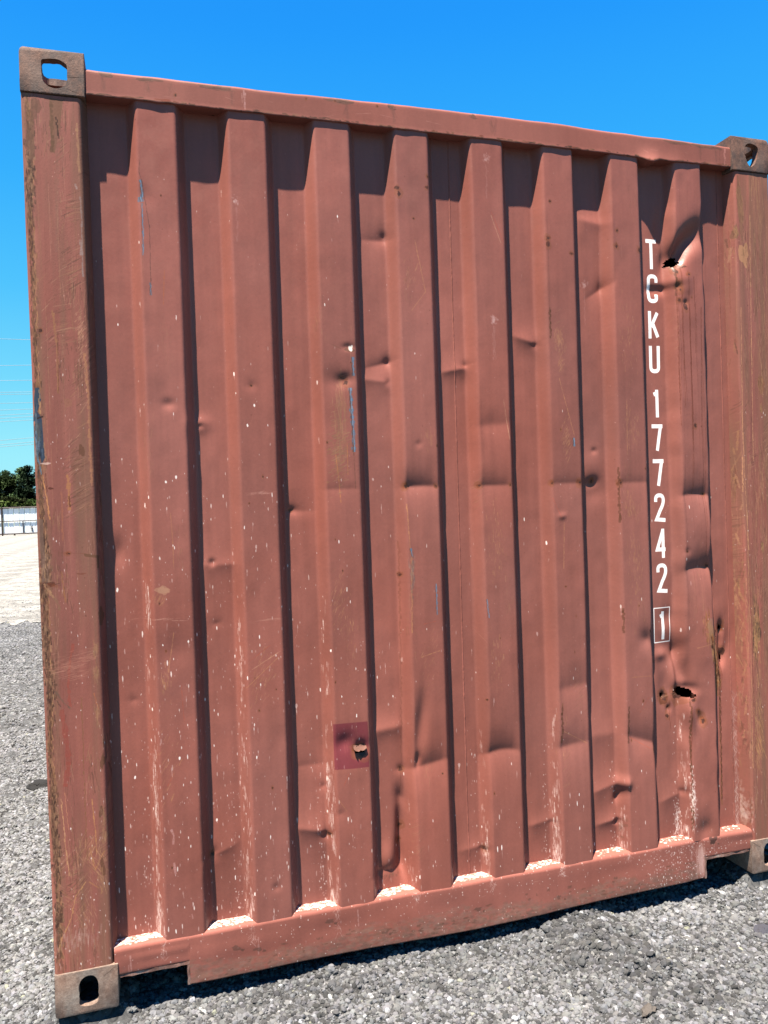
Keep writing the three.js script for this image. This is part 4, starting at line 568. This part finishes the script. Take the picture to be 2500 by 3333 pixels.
{
  const len = 0.32, xs = []; for (let x = 0.153; x <= 2.2856; x += 0.008) xs.push(x); xs.push(2.2856);
  const NL = 0.352, NR = 2.084;
  const low = (x) => x < NL || x > NR ? 0.082 + (x > NR ? 0.006 : 0) : 0.0155 - 0.011 * Math.exp(-(((x - 1.27) / 0.35) ** 2)) + 0.0012 * vnoise(x * 9, 2);
  const prof = (x) => {
    const t = 0.1600 + 0.0015 * vnoise(x * 6, 4), f = -0.006 + 0.0012 * vnoise(x * 7, 11) + 0.0007 * vnoise(x * 31, 5) - 0.004 * Math.exp(-(((x - 2.06) / 0.03) ** 2)), R = 0.013, b = low(x), pts = [[t + 0.003, -0.09], [t + 0.002, -0.056], [t, -0.032], [t - 0.002, f - R]];
    for (let i = 1; i <= 5; i++) { const a = i / 5 * Math.PI / 2; pts.push([t - 0.002 - R + R * Math.cos(a), f - R + R * Math.sin(a)]); }
    for (let i = 1; i <= 9; i++) { const s = i / 9; pts.push([lerp(t - 0.002 - R, b + 0.004, s), f + 0.0015 * Math.sin(s * 3) * vnoise(x * 8, s * 3)]); }
    pts.push([b + 0.001, f - 0.001], [b, f - 0.006], [b + 0.001, f - 0.03], [b + 0.001, f - 0.055]);
    return pts;
  };
  const n = prof(1).length, vs = (() => { const p = prof(0.9), a = [0]; for (let i = 1; i < n; i++) a.push(a[i - 1] + Math.hypot(p[i][0] - p[i - 1][0], p[i][1] - p[i - 1][1])); return a; })();
  const cols = []; xs.forEach((x, i) => { if (i && ((xs[i - 1] < NL) !== (x < NL))) { cols.push([NL - 1e-4], [NL + 1e-4]); } if (i && ((xs[i - 1] > NR) !== (x > NR))) cols.push([NR - 1e-4], [NR + 1e-4]); cols.push([x]); });
  const X = cols.map((c) => c[0]);
  const vOf = (x, j) => vs[j];
  const g = sheet(X.length, n, (i, j) => { const k = n - 1 - j, p = prof(X[i])[k]; const s = k < 9 ? vs[k] : k < 18 ? vs[8] + (0.145 - Math.min(0.145, p[0])) : vs[8] + 0.13 + (vs[k] - vs[17]); return [X[i], p[0], p[1], (X[i] - 0.15) / 2.14, 1 - s / len]; });
  const vy = (s) => len - s, A0 = 0.03, A1 = vs[8];
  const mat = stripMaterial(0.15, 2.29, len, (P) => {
    const at = (u, v) => { const [x, y] = onZ(u, v, -0.006); return [x, vy(A1 + 0.145 - y)]; };
    // brown-grey road dirt caked along the lower half, with a ragged upper border
    for (let i = 0; i < 4200; i++) { const x = rr(0.15, 2.29), t = Math.pow(rnd(), 0.8), q = 0.5 + 0.5 * fbm(x * 7, 2, 3); P.blob(x, vy(A1 + 0.145 - (1 - t) * 0.085 * (0.4 + q)), rr(.002, .016), rr(.001, .007), pick(['#76685c', '#6c5e52', '#807262', '#5c5046', '#877c70']), 0.16 + 0.26 * t, 0.5, 9); }
    for (let i = 0; i < 90; i++) { const x = rr(0.3, 2.1), y = vy(A1 + rr(0.06, 0.13)); P.blob(x, y, rr(.002, .010), rr(.0015, .004), '#4f4036', 0.5, 0.7); }
    // white droppings and dust, thickened on the ledge to paint sun glare; splashes below
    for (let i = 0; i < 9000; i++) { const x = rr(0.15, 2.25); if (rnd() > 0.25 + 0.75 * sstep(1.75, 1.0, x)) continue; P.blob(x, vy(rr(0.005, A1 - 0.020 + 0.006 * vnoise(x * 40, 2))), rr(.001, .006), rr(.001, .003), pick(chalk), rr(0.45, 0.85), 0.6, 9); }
    for (let i = 0; i < 520; i++) { const x = 0.15 + Math.pow(rnd(), 0.9) * 2.13; P.fleck(x, vy(A1 - 0.01 + Math.pow(rnd(), 1.3) * 0.145), rr(.0005, .0018), rr(.0007, .0022), 0.7); }
    for (let i = 0; i < 420; i++) { const x = 2.0 + gauss() * 0.16; P.fleck(x, vy(A1 + rr(0.0, 0.14)), rr(.0006, .002), rr(.0008, .0024), 0.75); }
    for (let i = 0; i < 260; i++) { const x = 2.07 + gauss() * 0.016; P.line([[x, vy(A1 + rr(0, .12))], [x, vy(A1 + rr(0.02, .13))]], rr(.001, .002), '#c2b6aa', 0.3); }
    for (const k of [0, 1, 2, 3, 4, 5, 6, 7]) { const x = ribX(k + 1) - 0.008, h = [0.05, 0.06, 0.08, 0.02, 0.03, 0.03, 0.02, 0.08][k]; for (let i = 0; i < 26; i++) { const a = A1 - 0.012 + rnd() * h; P.line([[x + gauss() * 0.012, vy(a)], [x + gauss() * 0.012, vy(a + rr(0.004, 0.02))]], rr(.0005, .0013), pick(chalk), 0.4); } }
    for (const [u, v] of [[418, 3140], [424, 3110], [840, 3050], [1165, 2960]]) { const q = at(u, v); P.line([q, [q[0] + 0.001, q[1] - 0.05]], 0.004, '#c4aaa2', 0.6, 0.001); }
    for (const [u, v] of [[1075, 3000], [2320, 2740], [1250, 3035], [1555, 2960], [1820, 2920], [840, 3090], [770, 3085], [2160, 2690]]) { P.blob(...at(u, v), 0.012, 0.006, '#4d4038', 0.6, 0.7); P.blob(...at(u + 20, v + 6), 0.005, 0.004, '#3f342e', 0.6, 0.7); }
    P.blob(...at(2322, 2735), 0.016, 0.014, '#2e2825', 0.85, 0.7, 24); for (const [u, v, w] of [[2262, 2690, .03], [2330, 2690, .02]]) P.blob(...at(u, v), w, 0.006, '#3c332e', 0.6, 0.7);
    for (let i = 0; i < 40; i++) { const x = rr(0.2, 2.2), y = vy(A1 + rr(0.02, 0.13)); P.line([[x, y], [x + rr(-.03, .04), y + rr(-.006, .006)]], 0.0012, pick(['#6a4a3e', '#b49080', '#c8b4a4']), 0.5); }
  });
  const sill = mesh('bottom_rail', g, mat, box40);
  const lip = (x0, x1, y0, y1) => boxUV(toCreasedNormals(new THREE.BoxGeometry(x1 - x0, y1 - y0, 0.056, Math.max(1, Math.round((x1 - x0) / 0.012)), Math.max(1, Math.round((y1 - y0) / 0.012)), 1), 0.5)).translate((x0 + x1) / 2, (y0 + y1) / 2, -0.0352);
  const wob = (g2) => { const p = g2.attributes.position; for (let i = 0; i < p.count; i++) p.setXYZ(i, p.getX(i) + 0.0016 * vnoise(p.getY(i) * 60, 3), p.getY(i) + 0.0018 * vnoise(p.getX(i) * 45, 1), p.getZ(i) + 0.001 * vnoise(p.getX(i) * 80, p.getY(i) * 80)); g2.computeVertexNormals(); return toCreasedNormals(g2, 0.7); };
  mesh('pocket_lip', mergeGeometries([wob(lip(0.164, NL - 0.001, 0.074, 0.0825)), wob(lip(NL - 0.0065, NL - 0.0005, 0.0165, 0.0735))]), M.lip, sill);
  mesh('pocket_lip', mergeGeometries([wob(lip(NR + 0.001, 2.272, 0.080, 0.0885)), wob(lip(NR + 0.0005, NR + 0.0065, 0.0165, 0.0795))]), M.lip, sill);
  // wall of the tunnel behind the rail on each side of the pockets, in steel
  mesh('tunnel_plate', box(NL - 0.006, NL, 0.02, 0.14, -0.45, -0.066), M.dark, sill); mesh('tunnel_plate', box(NR, NR + 0.006, 0.02, 0.14, -0.45, -0.066), M.dark, sill);
}

// ---------------------------------------------------------------- the rest of the box, closed and dark inside
{
  const z0 = -0.165, z1 = -5.89;
  for (const s of [0, 1]) {
    const zs = []; for (let z = z0; z >= z1; z -= 0.012) zs.push(z);
    const pr = (z) => { const t = ((-z) % 0.278) / 0.278; return t < 0.26 ? 0 : t < 0.5 ? (t - 0.26) / 0.24 : t < 0.76 ? 1 : 1 - (t - 0.76) / 0.24; };
    const g = sheet(zs.length, 12, (i, j) => { const d = 0.012 + 0.034 * pr(zs[i]); const y = lerp(0.155, 2.52, j / 11); return [s ? 2.438 - d : d, y, zs[i], zs[i], y]; });
    mesh('side_wall', g, new THREE.MeshStandardMaterial({ map: plainT, roughness: 0.6, side: THREE.DoubleSide }), box40);
    mesh('top_side_rail', box(s ? 2.378 : 0.0, s ? 2.438 : 0.06, 2.515, 2.575, z1, -0.18), M.paint, box40);
    mesh('bottom_side_rail', box(s ? 2.388 : 0.004, s ? 2.434 : 0.05, 0.02, 0.165, z1, -0.18), M.paint, box40);
  }
  const rz = []; for (let z = -0.112; z >= -5.95; z -= 0.02) rz.push(z);
  mesh('roof', sheet(8, rz.length, (i, j) => { const x = lerp(0.055, 2.383, i / 7); return [x, 2.548 + 0.008 * Math.max(-1, Math.min(1, 2 * Math.sin(rz[j] * 30))), rz[j], x, rz[j]]; }), new THREE.MeshStandardMaterial({ map: plainT, roughness: 0.6, side: THREE.DoubleSide }), box40);
  for (const a of [0.06, 2.138]) mesh('roof_corner_plate', box(a, a + 0.24, 2.528, 2.537, -0.4, -0.1785), M.paint, box40);
  mesh('floor', box(0.055, 2.383, 0.1405, 0.168, -5.9, -0.095), M.floor, box40);
  for (let z = -0.6; z > -5.8; z -= 0.36) mesh('cross_member', box(0.052, 2.386, 0.03, 0.14, z - 0.05, z), M.dark, box40);
  mesh('cross_member', box(0.172, 2.266, 0.05, 0.14, -0.47, -0.455), M.dark, box40);
  mesh('door', box(0.17, 1.216, 0.14, 2.50, -6.04, -5.99), M.paint, box40); mesh('door', box(1.222, 2.268, 0.14, 2.50, -6.04, -5.99), M.paint, box40);
  mesh('door_header', box(0.163, 2.275, 2.50, 2.58, -6.05, -5.93), M.paint, box40); mesh('door_sill', box(0.163, 2.275, 0.02, 0.139, -6.05, -5.93), M.paint, box40);
}

// ---------------------------------------------------------------- a lump of broken asphalt and a few straws on the ground
function lump(u, v, r, flat, name, label, cat, col, group) {
  const [x, z] = onY(u, v, -0.04), g = mergeVertices(new THREE.IcosahedronGeometry(1, 3).deleteAttribute('uv').deleteAttribute('normal')), p = g.attributes.position, q = new THREE.Vector3();
  for (let i = 0; i < p.count; i++) { q.fromBufferAttribute(p, i); const s = 0.8 + 0.4 * vnoise(q.x * 1.6 + u, q.y * 2 + q.z * 1.7) + 0.16 * vnoise(q.x * 5 + v, q.z * 5 + q.y * 4); p.setXYZ(i, q.x * s * r * 1.5, q.y * s * r * flat, q.z * s * r); }
  const f = toCreasedNormals(boxUV(g), 0.5), m = mesh(name, f, new THREE.MeshStandardMaterial({ color: col, roughness: 0.95, bumpMap: rep(peel, 6, 6), bumpScale: 0.002 }));
  m.position.set(x, groundY(x, z) + r * flat * 0.45, z); m.rotation.y = u; return tag(m, label, cat, group);
}
lump(126, 2556, 0.045, 0.55, 'asphalt_lump', 'small black lump of asphalt lying beside the left corner post', 'rubble', '#131313');
lump(2476, 3030, 0.026, 0.6, 'asphalt_lump', 'dark flat asphalt lump on gravel beyond the churned heap', 'rubble', '#33333a');
lump(2115, 3300, 0.019, 0.8, 'asphalt_lump', 'grey brown rounded stone standing up from the gravel', 'stone', '#4a4540');

// ---------------------------------------------------------------- far fence, trees, bushes, wires
const far = (u, v, d) => { const q = ray(u, v); q.multiplyScalar(d / -q.z); return [CAMP[0] + q.x, CAMP[1] + q.y, CAMP[2] + q.z]; };
{
  const FZ = -59.5, f = root('sheet_metal_fence', 'white corrugated sheet fence in a dark brown pipe frame across the yard', 'fence'); f.position.set(0, 0, FZ);
  const pipe = new THREE.MeshStandardMaterial({ color: '#2b1d1a', roughness: 0.6 }), white = [0, 1, 2].map((k) => new THREE.MeshStandardMaterial({ color: ['#cfd6dc', '#c4ccd4', '#d6dadd'][k], roughness: 0.5 }));
  const gy = -0.05, xl = onZ(7, 1700, FZ)[0], W = 2.62, base = 0.10;
  const tube = (x0, y0, x1, y1, r) => { const L = Math.hypot(x1 - x0, y1 - y0), g = new THREE.CylinderGeometry(r, r, L, 10); g.rotateZ(-Math.atan2(x1 - x0, y1 - y0)); g.translate((x0 + x1) / 2, (y0 + y1) / 2, 0); return g; };
  const pw = (W - 0.1) / 7, pg = (() => { const s = []; for (let i = 0; i <= 12; i++) s.push([i / 12 * (pw - 0.022), 0.012 * Math.max(0, Math.sin(i / 12 * Math.PI * 4)) ]); return sheet(13, 2, (i, j) => [s[i][0], j * (1.93 - base), s[i][1], s[i][0], j]); })();
  for (let k = -11; k <= 9; k++) {
    const x = xl + k * W;
    mesh('post', tube(x, gy - 0.3, x, 2.0, 0.055), pipe, f);
    mesh('top_rail', tube(x + 0.055, 1.955, x + W - 0.055, 1.955, 0.05), pipe, f);
    mesh('middle_rail', tube(x + 0.055, 1.0, x + W - 0.055, 1.0, 0.032), pipe, f);
    mesh('bottom_rail', tube(x + 0.055, 0.09, x + W - 0.055, 0.09, 0.05), pipe, f);
    mesh('stile', tube(x + W * 0.52, 0.14, x + W * 0.52, 0.97, 0.035), pipe, f);
    for (let i = 0; i < 7; i++) { const p = mesh('panel', pg, white[(i * 5 + k * 3 + 40) % 3], f); p.position.set(x + 0.055 + i * pw, base, -0.06 - (i % 2) * 0.006); }
    if (k === 0) { mesh('latch', mergeGeometries([tube(x + W * 0.74, 0.2, x + W * 0.74, 0.62, 0.04), tube(x + W * 0.72, 0.45, x + W * 0.76, 0.45, 0.05)]), pipe, f); mesh('foot', tube(x + W * 0.3, -0.12, x + W * 0.3, 0.05, 0.06), pipe, f); }
  }
  f.children.forEach((c) => { c.castShadow = c.receiveShadow = true; });
}
{ // low bank behind the fence
  const g = sheet(90, 24, (i, j) => { const x = lerp(-120, 90, i / 89), t = j / 23, z = lerp(-64, -150, t); return [x, -0.3 + 2.6 * sstep(0, 0.35, t) + 0.35 * fbm(x * 0.12, z * 0.12, 3) * sstep(0, 0.1, t) , z, x / 3, z / 3]; });
  const gt = noiseTex(16, 512, (x, y, n) => { const v = tnoise(x, y, n) * 0.4 + tnoise(x * 4, y * 4, n * 4) * 0.35 + tnoise(x * 16, y * 16, n * 16) * 0.35; return [104 + v * 40, 112 + v * 38, 62 + v * 26]; }, true);
  tag(mesh('hillside', g, new THREE.MeshStandardMaterial({ map: gt, roughness: 1 })), 'grassy bank rising behind the white fence', null, null, 'structure');
}
function leafCloud(lobes, n, size, flat = 1) {          // small leaf faces spread through a few lobes, thinner inside
  const pos = [], nor = [], a = new THREE.Vector3(), t = new THREE.Vector3(), b = new THREE.Vector3(), d = new THREE.Vector3();
  for (let i = 0; i < n; i++) {
    const [lx, ly, lz, lr] = lobes[Math.floor(rnd() * lobes.length)];
    d.set(gauss(), gauss(), gauss()).normalize(); const r = lr * Math.pow(rnd(), 0.38) * (0.85 + 0.3 * vnoise(d.x * 3 + lx, d.y * 3 + d.z * 2 + ly));
    a.set(lx + d.x * r, ly + d.y * r * 0.82 * flat, lz + d.z * r);
    t.set(gauss(), gauss() * 0.6, gauss()).normalize(); b.set(gauss(), gauss(), gauss()).cross(t).normalize();
    const s = size * rr(0.6, 1.3);
    const p = [a.clone().addScaledVector(t, -s), a.clone().addScaledVector(b, s * 0.45), a.clone().addScaledVector(t, s), a.clone().addScaledVector(b, -s * 0.45)];
    const nn = t.clone().cross(b);
    for (const k of [0, 1, 2, 0, 2, 3]) { pos.push(p[k].x, p[k].y, p[k].z); nor.push(nn.x, nn.y, nn.z); }
  }
  const g = new THREE.BufferGeometry(); g.setAttribute('position', new THREE.Float32BufferAttribute(pos, 3)); g.setAttribute('normal', new THREE.Float32BufferAttribute(nor, 3)); return g;
}
function limb(pts, r0, r1) { const c = new THREE.CatmullRomCurve3(pts.map((p) => new THREE.Vector3(...p))), g = new THREE.TubeGeometry(c, 12, 1, 7), p = g.attributes.position, q = new THREE.Vector3(); for (let i = 0; i <= 12; i++) { const o = c.getPointAt(i / 12), r = lerp(r0, r1, i / 12); for (let k = 0; k <= 7; k++) { const id = i * 8 + k; q.fromBufferAttribute(p, id).sub(o).multiplyScalar(r).add(o); p.setXYZ(id, q.x, q.y, q.z); } } g.computeVertexNormals(); return g; }
const bark = new THREE.MeshStandardMaterial({ color: '#3d3227', roughness: 1 });
const leafM = (h) => new THREE.MeshStandardMaterial({ color: h, roughness: 0.75, side: THREE.DoubleSide });
const bankY = (x, z) => -0.3 + 2.6 * sstep(0, 0.35, (-64 - z) / 86) + 0.35 * fbm(x * 0.12, z * 0.12, 3) * sstep(0, 0.1, (-64 - z) / 86);
{
  const kinds = [['#6b8a60', 'dark'], ['#789663', 'mid green'], ['#68896b', 'blue green']].map(([col, word], k) => {
    const t = new THREE.Group(), H = [6.6, 5.6, 7.4][k];
    const lobes = []; for (let i = 0; i < 16; i++) { const an = rr(0, 6.28), rad = rr(0.2, 1.9) ; lobes.push([Math.cos(an) * rad, H * rr(0.10, 0.86), Math.sin(an) * rad, rr(0.9, 1.6)]); }
    lobes.push([0, H * 0.9, 0, 0.9]);
    mesh('trunk', mergeGeometries([limb([[0, -0.4, 0], [0.1, H * 0.3, 0.05], [0, H * 0.75, 0]], 0.17, 0.05), limb([[0.05, H * 0.25, 0], [0.8, H * 0.45, 0.2], [1.4, H * 0.6, 0.3]], 0.08, 0.02), limb([[0.05, H * 0.3, 0], [-0.7, H * 0.5, -0.3], [-1.3, H * 0.66, -0.4]], 0.08, 0.02)]), bark, t);
    mesh('crown', leafCloud(lobes, 7000, 0.16), leafM(col), t);
    return [t, word];
  });
  const spots = []; for (let i = 0; i < 34; i++) spots.push([-46 + i * 1.9 + rr(-0.7, 0.7), -97 - rr(0, 11), Math.floor(rnd() * 3), rr(0.78, 1.05)]);
  // those the photograph shows beside the post
  const at = (u) => far(u, 1600, 104)[0];
  spots.push([at(-10), -101, 1, 0.95], [at(16), -103, 0, 0.9], [at(42), -102, 1, 0.92], [at(72), -101, 0, 0.95], [at(100), -100, 2, 0.90]);
  const xsn = spots.slice(-5).map((s) => s[0]);
  spots.forEach(([x, z, k, s], i) => {
    if (i < spots.length - 5 && xsn.some((q) => Math.abs(q - x) < 0.8)) return;
    const [proto, word] = kinds[k], c = proto.clone(); c.name = numbered('broadleaf_tree'); scene.add(c); c.position.set(x, bankY(x, z), z); c.scale.setScalar(s * 0.78); c.rotation.y = i * 1.7;
    tag(c, `${word} leafy tree in the wood behind the white fence`, 'tree', 'trees behind the fence');
  });
  const bushes = [['#7f9a58', 'yellow green'], ['#6c8c54', 'mid green'], ['#8ea070', 'pale dry green']].map(([col, word]) => {
    const t = new THREE.Group(), lobes = []; for (let i = 0; i < 8; i++) { const an = rr(0, 6.28), rad = rr(0, 0.9); lobes.push([Math.cos(an) * rad, rr(0.25, 0.85), Math.sin(an) * rad, rr(0.35, 0.65)]); }
    mesh('stem', mergeGeometries([limb([[0, -0.3, 0], [0.1, 0.4, 0], [0.3, 0.9, 0.1]], 0.04, 0.015), limb([[0, -0.3, 0], [-0.2, 0.4, 0.1], [-0.4, 0.8, 0]], 0.04, 0.015)]), bark, t);
    mesh('foliage', leafCloud(lobes, 1700, 0.085), leafM(col), t); return [t, word];
  });
  for (let i = 0; i < 104; i++) {
    const row = i % 4, x = -36 + Math.floor(i / 4) * 2.0 + rr(-0.8, 0.8), z = -72 - row * 6.5 + rr(-2, 2), [proto, word] = bushes[Math.floor(rnd() * 3)], c = proto.clone();
    c.name = numbered('shrub'); scene.add(c); c.position.set(x, bankY(x, z), z); c.scale.set(rr(1.0, 1.6), rr(0.8, 1.5), rr(1.0, 1.6)); c.rotation.y = i;
    tag(c, `${word} shrub on the grassy bank behind the white fence`, 'shrub', 'shrubs on the bank');
  }
}
{
  const wire = new THREE.MeshStandardMaterial({ color: '#6f7c86', roughness: 0.6 }), pale = new THREE.MeshStandardMaterial({ color: '#75889a', roughness: 0.7 });
  const D = 190, rows = [[1103, 1106, 0], [1190, 1189, 1], [1239, 1238, 1], [1277, 1276, 0], [1284, 1283, 0], [1313, 1311, 0], [1335, 1332, 0], [1352, 1347, 0], [1362, 1357, 0], [1373, 1368, 0], [1434, 1426, 0], [1448, 1440, 0], [1455, 1448, 0]];
  for (const [a, b, p] of rows) {
    const A = new THREE.Vector3(...far(0, a, D)), B = new THREE.Vector3(...far(90, b, D)), d = B.clone().sub(A), pts = [];
    for (let i = 0; i <= 16; i++) { const t = lerp(-9, 10, i / 16), q = A.clone().addScaledVector(d, t); q.y += 0.00035 * (q.x - A.x) ** 2; pts.push(q); }
    const m = mesh('power_line', new THREE.TubeGeometry(new THREE.CatmullRomCurve3(pts), 32, p ? 0.05 : 0.045, 5), p ? pale : wire);
    tag(m, p ? 'pale thick overhead power line in the blue sky above the trees' : 'thin grey overhead power line in the blue sky above the trees', 'power line', p ? 'pale power lines' : 'thin power lines');
  }
}
scene.traverse((o) => { if (o.isMesh) { o.castShadow = true; o.receiveShadow = true; } });
renderer.render(scene, camera);
